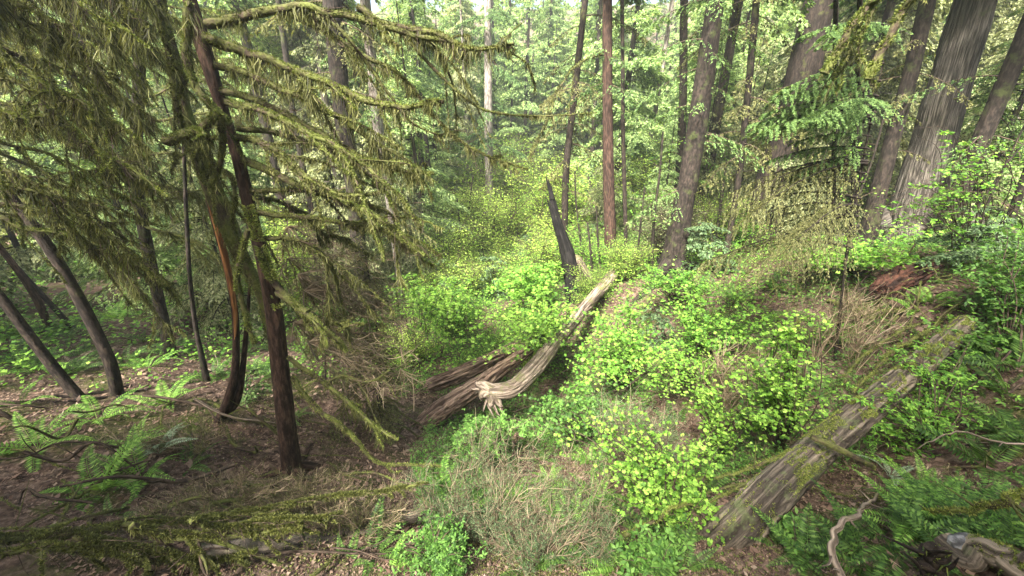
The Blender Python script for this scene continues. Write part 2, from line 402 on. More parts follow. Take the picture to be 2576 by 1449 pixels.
def strands(acc, P0, ln, wd, rng, sway=.18, seg=4, lean=(0, 0)):
    "hanging moss: tapering ribbons"
    n = len(P0); S = rng.normal(size=(n, 3)); S[:, 2] *= .15; S = unit(S)
    D = np.zeros((n, 3)); D[:, 2] = -1; D[:, :2] = rng.normal(size=(n, 2))*sway + np.array(lean)
    pts = [P0]; d = D.copy()
    for k in range(seg):
        d = unit(d + rng.normal(size=(n, 3))*np.array([.34, .34, .12]) + np.array([0, 0, -.25]))
        pts.append(pts[-1] + d*(ln/seg)[:,None])
    V = []
    for k, q in enumerate(pts):
        w_ = (wd*(1 - (k/seg)**1.6)*.5)[:,None] if k < seg else (wd*.06)[:,None]
        V += [q+S*w_, q-S*w_]
    V = np.stack(V, 1); m = 2*(seg+1)
    F = np.array([[2*k, 2*k+1, 2*k+3, 2*k+2] for k in range(seg)])
    acc.add(V.reshape(-1, 3), (F[None]+(np.arange(n)*m)[:,None,None]).reshape(-1, 4))
def hang(acc, C, R, per_m, ln, wd, rng, seed=0, clump=1.0, start=0.0):
    L = np.r_[0, np.cumsum(np.linalg.norm(np.diff(C, axis=0), axis=1))]; n = int(L[-1]*per_m)
    if n < 1: return
    nc = max(int(L[-1]*15), 2); cc = rng.uniform(L[-1]*start, L[-1], nc); ck = rng.integers(0, nc, n); ch = rng.uniform(.35, 1.25, nc)[ck]
    s = np.clip(cc[ck]+rng.normal(size=n)*.018, 0, L[-1]); x = [np.interp(s, L, C[:, j]) for j in range(3)]; r = np.interp(s, L, R)
    p = np.stack(x, 1); p[:, :2] += rng.normal(size=(n, 2))*(r*.5)[:,None]; p[:, 2] -= r*.3
    c = .5+.5*vnoise(s*4+seed*7.7, seed*3.3); c2 = .5+.5*vnoise(s*1.1+seed, 9.1)
    l = ln*(.2 + clump*1.6*c*c2)*ch*rng.uniform(.4, 1.4, n)
    strands(acc, p, l, wd*rng.uniform(.5, 1.4, n), rng)
def mossy_limb(parent, org, pts, r0, r1, seed, hl=.22, per_m=170, tl=.02, part="limb", mat="limb", hmat="hang", tmat="mossbright", side=0, tn=260, start=0.05, gnarl=.25, hw=.009):
    rng = np.random.default_rng(seed); a = Acc(); n = max(len(pts)*6, 12); per_m = per_m*1.5
    rr = np.linspace(r0, r1, len(pts))
    q = spline(np.array(pts), n); L = np.r_[0, np.cumsum(np.linalg.norm(np.diff(q, axis=0), axis=1))]
    wob = np.stack([vnoise(L*5+seed*j, seed*1.7+j) for j in (1, 2, 3)], 1)*r0*.5; wob[0] = 0; q = q+wob
    C, R = addtube(a, q, np.interp(np.linspace(0, 1, n), np.linspace(0, 1, len(rr)), rr), 8, n*2, disp=lambda th, l: gnarl*vnoise(np.cos(th)*1.5+seed, np.sin(th)*1.5, l*14))
    curves = [(C, R)]
    for k in range(side):
        i = rng.integers(int(len(C)*.2), len(C)-3); d = unit(C[i+2]-C[i]); ln = rng.uniform(.25, .8)*(1.2-i/len(C))*2*hl/.22*.8
        dd = unit(d + rdir(rng, 1)[0]*.8 + np.array([0, 0, -.15])); e = [C[i] + dd*ln*t + np.array([0, 0, -.35*ln*t*t]) + rng.normal(size=3)*.03*t for t in (0, .35, .7, 1)]
        curves.append(addtube(a, e, [R[i]*.45, R[i]*.35, R[i]*.25, R[i]*.1+.001], 5, 12))
    o = a.build(part, M[mat], parent, org, True)
    h, g = Acc(), Acc()
    for j, (c, r) in enumerate(curves):
        hang(h, c, r, per_m, hl*(1 if j == 0 else .8), hw, rng, seed+j, start=start if j == 0 else 0)
        ll = float(np.sum(np.linalg.norm(np.diff(c, axis=0), axis=1))); tufts(g, c, r, int(ll*tn*(1 if j == 0 else .5)), tl, rng)
    if side >= 4:
        tw = Acc(); qs = []
        for k in range(int(L[-1]*16)):
            i = rng.integers(2, len(C)-3); d = unit(C[i+2]-C[i]); dd = unit(d*.9+rdir(rng, 1)[0]*.8+[0, 0, -.35]); l_ = rng.uniform(.1, .45); b_ = rdir(rng, 1)[0]*l_*.2
            qs.append(spline(np.array([C[i], C[i]+dd*l_*.5+b_, C[i]+dd*l_+np.array([0, 0, -.1*l_])]), 6)); e_ = qs[-1][3]; qs.append(spline(np.array([e_, e_+unit(dd+rdir(rng, 1)[0])*l_*.4]), 4))
        ribbons(tw, qs, .003, rng); z_ = tw.build("twigs", M["twig"], o, (0,0,0)); z_.data.transform(Matrix.Translation(-Vector(org)))
    x = h.build("hanging_moss", M[hmat], o, (0,0,0)); y = g.build("moss", M[tmat], o, (0,0,0))
    for z in (x, y):
        if z is not None: z.data.transform(Matrix.Translation(-Vector(org)))
    return o
# ------------------------------------------------------------------ trunks
def trunk_pts(pix, Y, top_z=None):
    pts = [P(u, v, Y if np.isscalar(Y) else Y[i]) for i, (u, v) in enumerate(pix)]
    if top_z is not None:
        d = unit(pts[-1]-pts[-2]); 
        while pts[-1][2] < top_z: pts.append(pts[-1] + d*min(4.0, (top_z-pts[-1][2])/max(d[2], .3)+.05))
    return pts
def build_trunk(parent, org, pts, rads, mat, seg=24, rows=None, seed=1, ga=.06, gk=9, flare=True, ba=.06, part="trunk"):
    a = Acc(); pts = [np.array(p) for p in pts]; rads = list(rads)
    if flare:
        base = pts[0].copy(); d = unit(pts[1]-pts[0]); pts = [base-d*.5, base, base+d*rads[0]*1.2] + pts[1:]
        rads = [rads[0]*1.5, rads[0]*1.16, rads[0]*1.0] + rads[1:]
    addtube(a, pts, rads, seg, rows or len(pts)*14, disp=bark(ga, gk, ba, seed))
    return a.build(part, M[mat], parent, org, True)
# ------------------------------------------------------------------ conifer crowns
def boughs(acc, wood, roots, dirs, lens, rng, fs=.06, dens=260, droop=.35, width=.42, up=.15, hangf=.25, jit=.25, wr=.012, aspect=.45, bl=9):
    "layered hemlock boughs: a drooping axis with a flat fan of small leaf-quads either side"
    for p0, d, L in zip(roots, dirs, lens):
        n = int(dens*L*L)+6; s = rng.uniform(.08, 1, n)**.8
        h = np.array([d[0], d[1], 0]); h = h/max(np.linalg.norm(h), 1e-6); lat = np.array([-h[1], h[0], 0])
        ax = lambda t: p0 + np.outer(t*L, h) + np.outer(L*((up+d[2])*t - droop*t*t), [0, 0, 1])
        # side branchlets: quantise s so that leaves gather on twiglets
        nb = max(int(L*bl), 4); sd = rng.choice([-1, 1], n); ix = np.minimum(np.floor(s*nb).astype(int), nb-1)+np.where(sd > 0, nb, 0)
        q = (np.minimum(np.floor(s*nb), nb-1)+.5)/nb + (rng.uniform(-.5, .5, 2*nb)/nb)[ix]; q = np.clip(q, .03, 1); jw = np.where(rng.uniform(size=2*nb) < .12, .1, rng.uniform(.45, 1.25, 2*nb))[ix]; jd = rng.uniform(-.12, .3, 2*nb)[ix]; js = rng.uniform(.05, .75, 2*nb)[ix]; wv = rng.uniform(0, 1, n)**.8
        wl = width*L*(1-q*.8)*np.clip(q*5, .3, 1)*jw
        A = ax(np.clip(q + js*wv*wl/L, 0, 1.2))
        p = A + lat[None]*(sd*wv*wl)[:,None]; p[:, 2] -= (wv**2)*wl*(.18+hangf+jd) ; p += rng.normal(size=(n, 3))*fs*np.array([jit, jit, jit*.8])
        D = unit(h[None]*.6 + lat[None]*sd[:,None]*rng.uniform(.2, 1.1, n)[:,None] + np.c_[np.zeros((n, 2)), rng.normal(-.25-hangf, .25, n)])
        S = unit(np.cross(D, np.c_[rng.normal(size=(n, 2))*.35, np.ones(n)]))
        l = fs*rng.uniform(.6, 1.5, n); acc.add(*rhombs(p, D, S, l, l*aspect*rng.uniform(.7, 1.4, n)))
        if wood is not None:
            t = np.linspace(0, .95, 5); addtube(wood, ax(t), np.linspace(wr*max(L, .5), wr*.15, 5), 4, 6, cap=False)
def conifer(name, H, R, cb, nb, fs, dens, seed, mat, bmat, trunk_r, droop=.4, cat="tree", label="", group=None, hangf=.25, wood=True, lean=0):
    rng = np.random.default_rng(seed); root = thing(name, label, cat, (0,0,0), group)
    a = Acc(); addtube(a, [(0,0,-.6), (0,0,0), (.05*H*.1+lean*.3, 0, H*.35), (lean, .02*H, H)], [trunk_r*1.5, trunk_r*1.15, trunk_r*.8, trunk_r*.1], 10, 40, disp=bark(.05, 8, .08, seed))
    t = rng.uniform(0, 1, nb)**1.05; z = H*(cb+(1-cb)*t*.99); az = rng.uniform(0, 6.283, nb)+t*5
    L = R*np.clip(1-t, .04, 1)**.75*rng.uniform(.55, 1.15, nb)
    roots = np.c_[lean*(z/H)**1.3, .02*z, z]; dirs = np.c_[np.cos(az), np.sin(az), rng.uniform(-.15, .2, nb)]
    f = Acc(); boughs(f, a if wood else None, roots, dirs, L, rng, fs, dens, droop, .42, .12, hangf)
    a.build("trunk", M[bmat], root, (0,0,0), True); f.build("crown", M[mat], root, (0,0,0))
    return root
# ------------------------------------------------------------------ shrubs
def shrub(name, label, cat, base, ends, rng, nleaf, leaf, mat, tpl=0, stem_r=.012, group=None, spread=.28, stem_mat="twig", arch=.25, parts=("stem", "foliage"), tilt=.5, twig=True, start=.35, layered=.35):
    "stems from the base arch to every end point; leaves lie in flat sprays along them"
    base = np.array(base, float); root = thing(name, label, cat, tuple(base), group)
    w_, f = Acc(), Acc(); ends = [np.array(e, float) for e in ends]; per = max(nleaf//len(ends), 3)
    for e in ends:
        v = e-base; L = np.linalg.norm(v); side = rng.normal(size=3)*.06*L
        pts = [base, base+v*.3+side+np.array([0, 0, L*arch*.5]), base+v*.65+side*.5+np.array([0, 0, L*arch*.6]), e]
        C, R = addtube(w_, pts, [stem_r, stem_r*.8, stem_r*.5, stem_r*.18], 5, 16, cap=False)
        ns = max(per//7, 2); s = rng.uniform(start, 1, ns); k = np.clip((s*(len(C)-1)).astype(int), 0, len(C)-2)
        for i in k:
            d = unit(C[i+1]-C[i]); sp = rdir(rng, 1, .25)[0]; tip = C[i] + unit(d*.5+sp)*spread*rng.uniform(.4, 1.3)
            if twig: addtube(w_, [C[i], (C[i]+tip)/2+np.array([0,0,.02]), tip], [stem_r*.28, stem_r*.2, stem_r*.12], 3, 4, cap=False)
            m = max(per//ns, 2); tt = rng.uniform(.2, 1.08, m)[:,None]
            p = C[i]*(1-tt)+tip*tt + rng.normal(size=(m, 3))*np.array([1, 1, layered])*spread*.22
            Z = unit(np.c_[rng.normal(size=(m, 2))*tilt, np.ones(m)]); X = perp(rng, Z); Yv = np.cross(Z, X)
            sz = leaf*rng.uniform(.45, 1.3, m)
            if tpl == 0: f.add(*inst(MV, MF, p, X, Yv, Z, sz))
            elif tpl == 1: f.add(*inst(M5V, M5F, p, X, Yv, Z, sz))
            elif tpl == 2: f.add(*inst(TLV, TLF, p, X, Yv, Z, sz))
            else: f.add(*rhombs(p, X, Yv, sz, sz*.6))
    w_.build(parts[0], M[stem_mat], root, base, True); f.build(parts[1], M[mat], root, base)
    return root
def ball(c, r, n, rng, flat=1.0):
    d = rdir(rng, n)*rng.uniform(.35, 1, n)[:,None]**.5; return [np.array(c)+x*np.array(r)*np.array([1, 1, flat]) for x in d]
def pball(u, v, Y, ru, rv, dY, n, rng):
    "end points spread through the volume round the point seen at u, v"
    c = P(u, v, Y); k = depth(c)/FPX; return ball(c, (ru*k, dY, rv*k), n, rng)
def twigs(acc, base, c, r, n, rng, w_=.004, order=2, curl=.25, leafacc=None, lf=.02, lper=5):
    "a haze of fine branching bare twigs"
    ends = np.array(ball(c, r, n, rng)); base = np.array(base, float)
    for e in ends:
        v = e-base; L = np.linalg.norm(v); s = rng.normal(size=3)*curl*L*.35
        q = spline(np.array([base, base+v*.35+s+[0,0,.08*L], base+v*.7+s*.7, e]), 9)
        ribbons(acc, [q], w_*1.6, rng)
        m = 7; qs, = [[]]; 
        for _ in range(m*order):
            i = rng.integers(3, 8); d = unit(q[i]-q[i-1]); dd = unit(d+rdir(rng, 1)[0]*.9); l = L*rng.uniform(.08, .3)
            qs.append(spline(np.array([q[i], q[i]+dd*l*.5+rdir(rng, 1)[0]*.08*l, q[i]+unit(dd+[0,0,.2])*l]), 4))
        ribbons(acc, qs, w_, rng)
        if leafacc is not None:
            pp = np.concatenate([x[1:] for x in qs]); pp = np.repeat(pp, lper, 0); pp = pp+rng.normal(size=pp.shape)*lf*1.1
            D = rdir(rng, len(pp), .5); S = unit(np.cross(D, np.c_[rng.normal(size=(len(pp), 2))*.4, np.ones(len(pp))])); l = lf*rng.uniform(.5, 1.3, len(pp))
            leafacc.add(*rhombs(pp, D, S, l, l*.5))
def ribbons(acc, curves, w_, rng):
    for q in curves:
        n = len(q); ww = np.linspace(w_, w_*.35, n)
        for ang in (0, 1):
            S = unit(np.cross(np.gradient(q, axis=0), np.array([[0,0,1.0],[1,.3,0.0]][ang])))*ww[:,None]
            V = np.stack([q+S, q-S], 1).reshape(-1, 3); k = np.arange(n-1)*2
            acc.add(V, np.stack([k, k+1, k+3, k+2], 1))
# ------------------------------------------------------------------ ferns
def frond_mesh(name, mat, seed, n=24, L=.8, W=.13, arch=.55):
    rng = np.random.default_rng(seed); a = Acc(); t = np.linspace(0, 1, 14)
    C = np.c_[L*(t*.92), .03*np.sin(t*3)*L, L*(.75*t - arch*1.15*t**2.1)]
    addtube(a, C, np.linspace(.006, .0015, 14), 3, 14, cap=False)
    s = np.repeat(np.linspace(.14, .99, n), 2); sd = np.tile([1, -1], n)
    p = np.stack([np.interp(s, t, C[:, j]) for j in range(3)], 1)
    T = np.stack([np.interp(s, t, np.gradient(C[:, j])) for j in range(3)], 1); T = unit(T)
    lat = np.array([0, 1.0, 0])[None]*sd[:,None]
    ln = W*np.clip(np.minimum((s-.05)*6, 1), 0, 1)*(1-s**2.2*.92)*rng.uniform(.88, 1.1, 2*n)
    D = unit(lat + T*.25 + np.array([0, 0, -.12])); S = unit(T + np.cross(D, T)*rng.uniform(-.2, .2, 2*n)[:,None])
    wv = np.full(2*n, L/n*.80)
    a0 = p; b = p+D*ln[:,None]*.5+S*wv[:,None]*.5; c = p+D*ln[:,None]+T*wv[:,None]*.3; d = p+D*ln[:,None]*.5-S*wv[:,None]*.5
    a.add(np.stack([a0, b, c, d], 1).reshape(-1, 3), np.arange(8*n).reshape(-1, 4))
    return a.mesh(name, M[mat])
FR = {k: [frond_mesh("frond", k, 10+i, n=24, arch=.42+.14*i) for i in range(3)] for k in ("fern", "fernlight", "fernpale", "dead")}
FERN_OF = {"fern": "dark green sword fern", "fernlight": "fresh light green fern", "fernpale": "silvery fern", "dead": "withered brown fern"}
def fern(p, s, kind, rng, nf=None, label=None, group="ferns on the forest floor", upright=0.0):
    size = "large" if s > 1.05 else "small" if s < .7 else "mid-sized"
    lab = label or mklabel(f"{size} {FERN_OF[kind]}", p)
    root = thing("fern", lab, "fern", tuple(p), group, s=s)
    nf = nf or rng.integers(9, 15); a0 = rng.uniform(0, 6.28)
    for k in range(nf):
        o = bpy.data.objects.new("frond", FR[kind][rng.integers(0, 3)]); COL.objects.link(o); o.parent = root
        q = rng.uniform(.65, 1.15); o.scale = (q, q*rng.uniform(.8, 1.1), q*rng.uniform(.8, 1.2))
        o.rotation_euler = (rng.normal(0, .25), -rng.uniform(-.1, .45)-upright, a0+k*6.283/nf+rng.normal(0, .2))
    return root
print("helpers", round(time.time()-T0, 1))
# ================================================================== SETTING
def sheet():
    n = 520; a = 5.4; t = np.linspace(-1, 1, n); g = 170*np.sinh(a*t)/math.sinh(a)
    X, Y = np.meshgrid(g, g+3, indexing='ij')
    Z = G(X, Y); d = np.hypot(X, Y)
    Z = Z + np.where(d < 25, .05*fbm(X*2.7, Y*2.7, 1.7, 4) + .018*fbm(X*14, Y*14, 5.5, 2), 0)
    V = np.stack([X, Y, Z], -1).reshape(-1, 3); i = np.arange(n*n).reshape(n, n)
    F = np.stack([i[:-1, :-1], i[1:, :-1], i[1:, 1:], i[:-1, 1:]], -1).reshape(-1, 4)
    o = Acc().add(V, F).build("ground", M["soil"], smooth=True); o["kind"] = "structure"
sheet()
def scatter_px(rng, n, box, ymax=40):
    "n ground positions spread over a pixel box of the view"
    out = []
    while len(out) < n:
        p = hit(rng.uniform(box[0], box[2]), rng.uniform(box[1], box[3]))
        if p[1] < ymax: out.append(p)
    return out
def gpts(rng, n, r0, r1, amax=62):
    a = rad(1)*rng.uniform(-amax, amax, n); r = r0*(r1/r0)**rng.uniform(0, 1, n)
    x, y = r*np.sin(a), r*np.cos(a); return np.c_[x, y, G(x, y)+np.where(r < 25, .05*fbm(x*2.7, y*2.7, 1.7, 4), 0)]
# ---- litter: bits of bark, needles and dead leaves nobody could count
rng = np.random.default_rng(5)
p = gpts(rng, 230000, 1.6, 16); n = len(p); a = Acc()
D = rdir(rng, n, .25); S = unit(np.cross(D, np.c_[rng.normal(size=(n, 2))*.35, np.ones(n)])); r = np.hypot(p[:, 0], p[:, 1])
l = (rng.gamma(2, .005, n)+.003+r*.0020)*np.clip(r/4, .42, 1); l = l*np.where(rng.uniform(size=n) < .2, 2.8, 1); wv = np.where(rng.uniform(size=n) < .5, l*.15, l*.55)
p[:, 2] += .012; a.add(*rhombs(p, D, S, l, wv)); o = a.build("leaf_litter", M["litter"])
o["kind"] = "stuff"; o["label"] = "brown litter of dead leaves, needles and bark scattered over the slope"; o["category"] = "leaf litter"
# ---- low green ground cover
def cover(name, label, mat, n, r0, r1, mask, h, leaf, seed, tpl=1):
    rng = np.random.default_rng(seed); p = gpts(rng, n*3, r0, r1); u = np.array([proj(q) for q in p])
    k = mask(u[:, 0], u[:, 1], vnoise(p[:, 0]*.9, p[:, 1]*.9, seed)) ; p = p[k][:n]; m = len(p); a = Acc()
    p[:, 2] += rng.uniform(.02, 1, m)**1.5*h; Z = unit(np.c_[rng.normal(size=(m, 2))*.45, np.ones(m)]); X = perp(rng, Z)
    r = np.hypot(p[:, 0], p[:, 1]); s = leaf*rng.uniform(.5, 1.3, m)*(.6+r*.09)
    T = [(MV, MF), (M5V, M5F), (TLV, TLF)][tpl]
    a.add(*inst(T[0], T[1], p, X, np.cross(Z, X), Z, s)); o = a.build(name, M[mat])
    o["kind"] = "stuff"; o["label"] = label; o["category"] = "ground cover"
cover("ground_cover", "low green leafy plants covering the gully floor and the right bank", "green", 62000, 2.3, 22,
      lambda u, v, nz: (u > 980+(v-900)*.2) & (nz > np.where((u > 1650) & (v > 900), .12, -.38)), .38, .034, 3, 2)
cover("moss_cover", "patches of olive moss growing on the slope", "moss", 60000, 2, 14, lambda u, v, nz: nz > .12, .03, .022, 4, 1)
cover("bright_undergrowth", "bright leafy undergrowth carpeting the valley floor", "bright", 40000, 9, 60,
      lambda u, v, nz: (nz > -.15) & (v > 380), .8, .05, 6, 1)
print("ground", round(time.time()-T0, 1))
# ================================================================== NAMED TRUNKS
def px_trunk(name, label, pix, wpx, mat, Y=None, cat="tree", top=12, seg=24, ga=.06, gk=9, seed=1, group=None, flare=True, ba=.06):
    if Y is None: Y = hit(*pix[0])[1]
    pts = trunk_pts(pix, Y); r = [wid(w_, q)/2 for w_, q in zip(np.interp(np.linspace(0, 1, len(pts)), np.linspace(0, 1, len(wpx)), wpx), pts)]
    base = pts[0].copy(); g = gz(base[0], base[1])
    if top: 
        ex = trunk_pts(pix, Y, top); r = r + [r[-1]*(1-.5*(k+1)/max(len(ex)-len(pts), 1)) for k in range(len(ex)-len(pts))]; pts = ex
    if pts[0][2] > g-.05: pts = [np.array([base[0]-(pts[1]-pts[0])[0]*.1, base[1], g-.15])] + pts; r = [r[0]*1.05]+r
    org = tuple(pts[0]); root = thing(name, label, cat, org, group)
    o = build_trunk(root, org, pts, r, mat, seg, None, seed, ga, gk, flare, ba)
    return root, pts, r, org
def crown_for(root, org, pts, r, seed, z0, z1, nb, R, fs, dens, mat, droop=.4, toward=None, hangf=.25, Rtop=.5):
    "boughs along the upper trunk; crowns above the picture shade what is below"
    rng = np.random.default_rng(seed); P_ = np.array(pts); z = rng.uniform(z0, z1, nb)
    x = np.interp(z, P_[:, 2], P_[:, 0]); y = np.interp(z, P_[:, 2], P_[:, 1]); az = rng.uniform(0, 6.283, nb)
    if toward is not None: az = toward[0] + rng.normal(0, toward[1], nb)
    L = R*rng.uniform(.5, 1.1, nb)*(1-(z-z0)/max(z1-z0, 1e-6)*(1-Rtop)); f, wd = Acc(), Acc()
    boughs(f, wd, np.c_[x, y, z], np.c_[np.cos(az), np.sin(az), rng.uniform(-.1, .25, nb)], L, rng, fs, dens, droop, .4, .1, hangf, wr=.014)
    wd.build("branches", M["twig"], root, org); f.build("crown", M[mat], root, org)
# slender bare stems in the valley
SL = [("thin dark stem just right of the charred snag",[(1492,720),(1486,640),(1478,560)],6),("second thin stem right of the charred snag",[(1512,700),(1504,600),(1500,520)],5),
 ("thin stem standing between the snag and the straight trunk",[(1470,700),(1462,620),(1450,520),(1446,430)],5),("thin leaning stem right of the straight brown trunk",[(1600,700),(1608,600),(1622,470)],5),
 ("slim mossy stem left of the thick ridged trunk",[(1640,690),(1645,560),(1660,430),(1668,330)],7),("thin crooked stem in the valley left of the pale trunk",[(1185,620),(1180,540),(1190,440)],5),
 ("thin stem beside the broken pale stub",[(1160,650),(1158,580),(1150,500)],5),("dark slim stem leaning right behind the thin crooked sapling",[(2120,640),(2150,520),(2195,400),(2230,270)],8),
 ("thin slanting stem right of the leaning trunks",[(2440,620),(2490,500),(2545,380),(2600,270)],8),("second thin slanting stem right of the leaning trunks",[(2400,640),(2450,540),(2520,430),(2576,360)],6),
 ("slim stem low between the thick trunks",[(1800,620),(1812,520),(1828,400)],8),("thin stem behind the mossy limb tips",[(1060,640),(1052,560),(1048,430),(1040,300)],8),
 ("slim far stem left of the centre",[(1130,470),(1120,300),(1108,140)],8),("slim far stem above the charred snag",[(1330,500),(1335,300),(1342,120)],9)]
SLQ = [(lab, pix, wp, 700+i) for i, (lab, pix, wp) in enumerate(SL)]
# big trees right of centre
TR = [
 ("big_conifer","thick dark ridged trunk, the larger of a close pair right of centre",[(1688,690),(1722,500),(1752,330),(1800,0)],[64,52,50,49],"barkdark",None,3.0,dict(seg=44,ga=.07,gk=12,seed=3)),
 ("conifer","slim dark trunk standing against the thick ridged trunk",[(1668,650),(1702,500),(1716,300),(1721,0)],[30,22,21,21],"barkdark",None,6,dict(seed=4)),
 ("conifer","straight slim brown trunk rising from the end of the fallen log",[(1538,690),(1530,400),(1527,0)],[32,27,25],"barkred",None,6,dict(seed=5)),
 ("big_conifer","thick brown scaly trunk half hidden by the drooping hemlock sapling",[(1915,620),(1950,430),(2003,250),(2063,0)],[92,90,88,88],"bark",None,3,dict(seg=44,ga=.07,gk=13,seed=6)),
 ("cedar","huge grey cedar with vertical stringy bark leaning right",[(2285,610),(2335,400),(2395,190),(2452,0)],[165,128,124,122],"cedar",None,3,dict(seg=120,ga=.055,gk=30,seed=7)),
 ("conifer","dark trunk tight against the grey cedar, giving its shaded right side",[(2322,608),(2352,460),(2385,300),(2420,150),(2462,0)],[85,66,60,55,50],"barkdark","CED",3,dict(seg=32,seed=8)),  # this dark trunk also stands for the cedar's right side in shadow
 ("conifer","brown trunk leaning right at the right edge beyond the cedar",[(2362,618),(2440,420),(2512,250),(2592,60)],[66,56,58,62],"barkdark",None,3,dict(seg=32,seed=9,ga=.08)),
 ("conifer","mossy dark trunk leaning left of the grey cedar",[(2185,580),(2232,400),(2290,190),(2335,0)],[52,46,46,48],"barkdark",11.5,5,dict(seg=28,seed=10)),
 ("conifer","dark thin trunk with stub branches between two thick trunks",[(1835,590),(1862,420),(1882,230),(1903,0)],[16,17,19,20],"barkdark",13,6,dict(seed=11)),
 ("conifer","brown trunk with yellow moss behind the arching bough",[(1420,600),(1424,430),(1446,230),(1472,0)],[15,17,17,16],"bark",17,8,dict(seed=12)),
 ("pale_conifer","tall pale grey trunk standing in the centre of the valley",[(1231,565),(1229,300),(1227,0)],[20,20,18],"pale",None,10,dict(seed=13)),
 ("conifer","wide dark trunk behind the tips of the mossy limbs",[(905,650),(888,450),(868,330),(848,150),(836,0)],[38,42,46,48,50],"barkdark",13,6,dict(seed=14,seg=28)),
 ("pale_conifer","pale slim trunk right of the wide dark trunk",[(1003,690),(976,470),(952,330),(932,130),(918,0)],[15,22,26,27,27],"pale",15,7,dict(seed=15)),
 ("conifer","mossy sapling trunk just right of the straight brown trunk",[(1574,610),(1568,360),(1566,120)],[10,11,10],"bark",15,4,dict(seed=16)),
 ("pale_conifer","thin whitish trunk in the bright gap",[(1612,470),(1640,330),(1668,160),(1692,0)],[11,11,12,12],"pale",30,12,dict(seed=17)),
 ("conifer","thin far trunk high behind the mossy limbs",[(745,330),(722,160),(700,0)],[16,16,17],"barkdark",18,10,dict(seed=18)),
 ("conifer","slender dark trunk right of the grey cedar in the far wood",[(2200,560),(2240,330),(2270,200)],[9,9,9],"barkdark",14,5,dict(seed=19)),
 ("conifer","leaning slim trunk at the far right edge",[(2520,610),(2560,500),(2620,330)],[30,28,28],"barkdark",10,4,dict(seed=20)),
 ("pale_conifer","pale slim trunk left of the thick scaly trunk",[(1762,620),(1790,430),(1812,250),(1840,60)],[14,14,14,13],"pale",20,9,dict(seed=21)),
 ("conifer","thin brown trunk seen through the hemlock sapling",[(2075,600),(2120,430),(2170,260),(2215,90)],[16,15,15,15],"bark",15,6,dict(seed=22)),
]
crn = {}
for nm, lab, pix, wp, mt, Y, top, kw in TR:
    if Y == 'CED': Y = crn["huge grey cedar with vertical stringy bark leaning right"][1][1][1] + .75
    root, pts, r, org = px_trunk(nm, lab, pix, wp, mt, Y, top=top+7, **kw); crn[lab] = (root, pts, r, org)
    if pts[0][1] < 16: roots_of(root, org, [pts[0][0], pts[0][1], gz(pts[0][0], pts[0][1])], r[0]*1.1, 5, mt, kw["seed"]+90, r[0]*4)
    sd_ = kw["seed"]; zt = pts[-1][2]; Rr = 2.6 if pts[0][1] < 14 else 2.2; Y0 = pts[0][1]
    zc = max(Y0*.30, 1.8)+.5                         # boughs start above the picture, a few dead ones lower
    crown_for(root, org, pts, r, sd_*7, zc, zt, 26, Rr, .07+Y0*.004, 130, "hemlock")
# left leaning bare trunks
LT = [("leaning_tree","bare brown trunk leaning left, the right one of the close pair",[(296,1000),(282,930),(258,870),(205,765),(140,650),(62,540),(-10,445),(-90,350)],[40,38,37,37,36,35,34,33],"bark",31),
 ("leaning_tree","bare brown trunk leaning left, the left one of the close pair",[(200,1000),(140,930),(72,842),(0,745),(-90,640)],[34,34,34,33,32],"bark",32),
 ("leaning_tree","reddish thin trunk leaning at the left edge behind the bare pair",[(128,835),(96,760),(52,690),(-10,610),(-60,550)],[22,22,21,20,20],"barkred",33),
 ("leaning_tree","dark thin trunk leaning behind the bare pair",[(190,835),(150,790),(105,740),(40,670),(-30,590)],[18,18,17,17,16],"barkdark",34),
 ("leaning_tree","thin straight dark stem among the ferns left of the orange trunk",[(522,965),(508,900),(492,820),(478,700),(470,560),(463,380),(458,150)],[18,15,14,13,12,10,5],"barkdark",35)]
for nm, lab, pix, wp, mt, s_ in LT:
    root, pts, r, org = px_trunk(nm, lab, pix, wp, mt, None, top=3 if s_ < 35 else None, seg=22, ga=.08, seed=s_, ba=.14)
    roots_of(root, org, pts[0] if abs(pts[0][2]-gz(pts[0][0], pts[0][1])) < .3 else pts[1], r[0], 4, mt, s_, .5)
    if s_ < 35: crown_for(root, org, pts, r, s_, 1.2, pts[-1][2], 12, 1.8, .09, 120, "olive")
for lab, pix, wp, s_ in SLQ:
    root, pts, r, org = px_trunk("slender_tree", lab, pix, [wp*1.2, wp, wp*.7], "barkdark", None, top=None, seg=8, ga=.05, seed=s_, flare=False, ba=.15)
    rg = np.random.default_rng(s_); q_ = []; f = Acc(); P_ = np.array(pts)
    for k in range(12):
        z = rg.uniform(P_[0,2]+.3*(P_[-1,2]-P_[0,2]), P_[-1,2]); b_ = np.array([np.interp(z, P_[:,2], P_[:,0]), np.interp(z, P_[:,2], P_[:,1]), z]); d = rdir(rg, 1, .4)[0]; l_ = rg.uniform(.3, 1)
        q_.append(spline(np.array([b_, b_+d*l_*.5+[0,0,.06], b_+d*l_]), 5)); n_ = 14; t_ = rg.uniform(.3, 1, n_)[:,None]; pp = b_+d*l_*t_+rg.normal(size=(n_, 3))*.08; D_ = rdir(rg, n_, .4)
        ll = .07*rg.uniform(.6, 1.3, n_); f.add(*rhombs(pp, D_, unit(np.cross(D_, np.c_[rg.normal(size=(n_, 2))*.3, np.ones(n_)])), ll, ll*.7))
    wd = Acc(); ribbons(wd, q_, .008, rg); wd.build("branches", M["twig"], root, org); f.build("foliage", M["bright"], root, org)
print("trunks", round(time.time()-T0, 1))
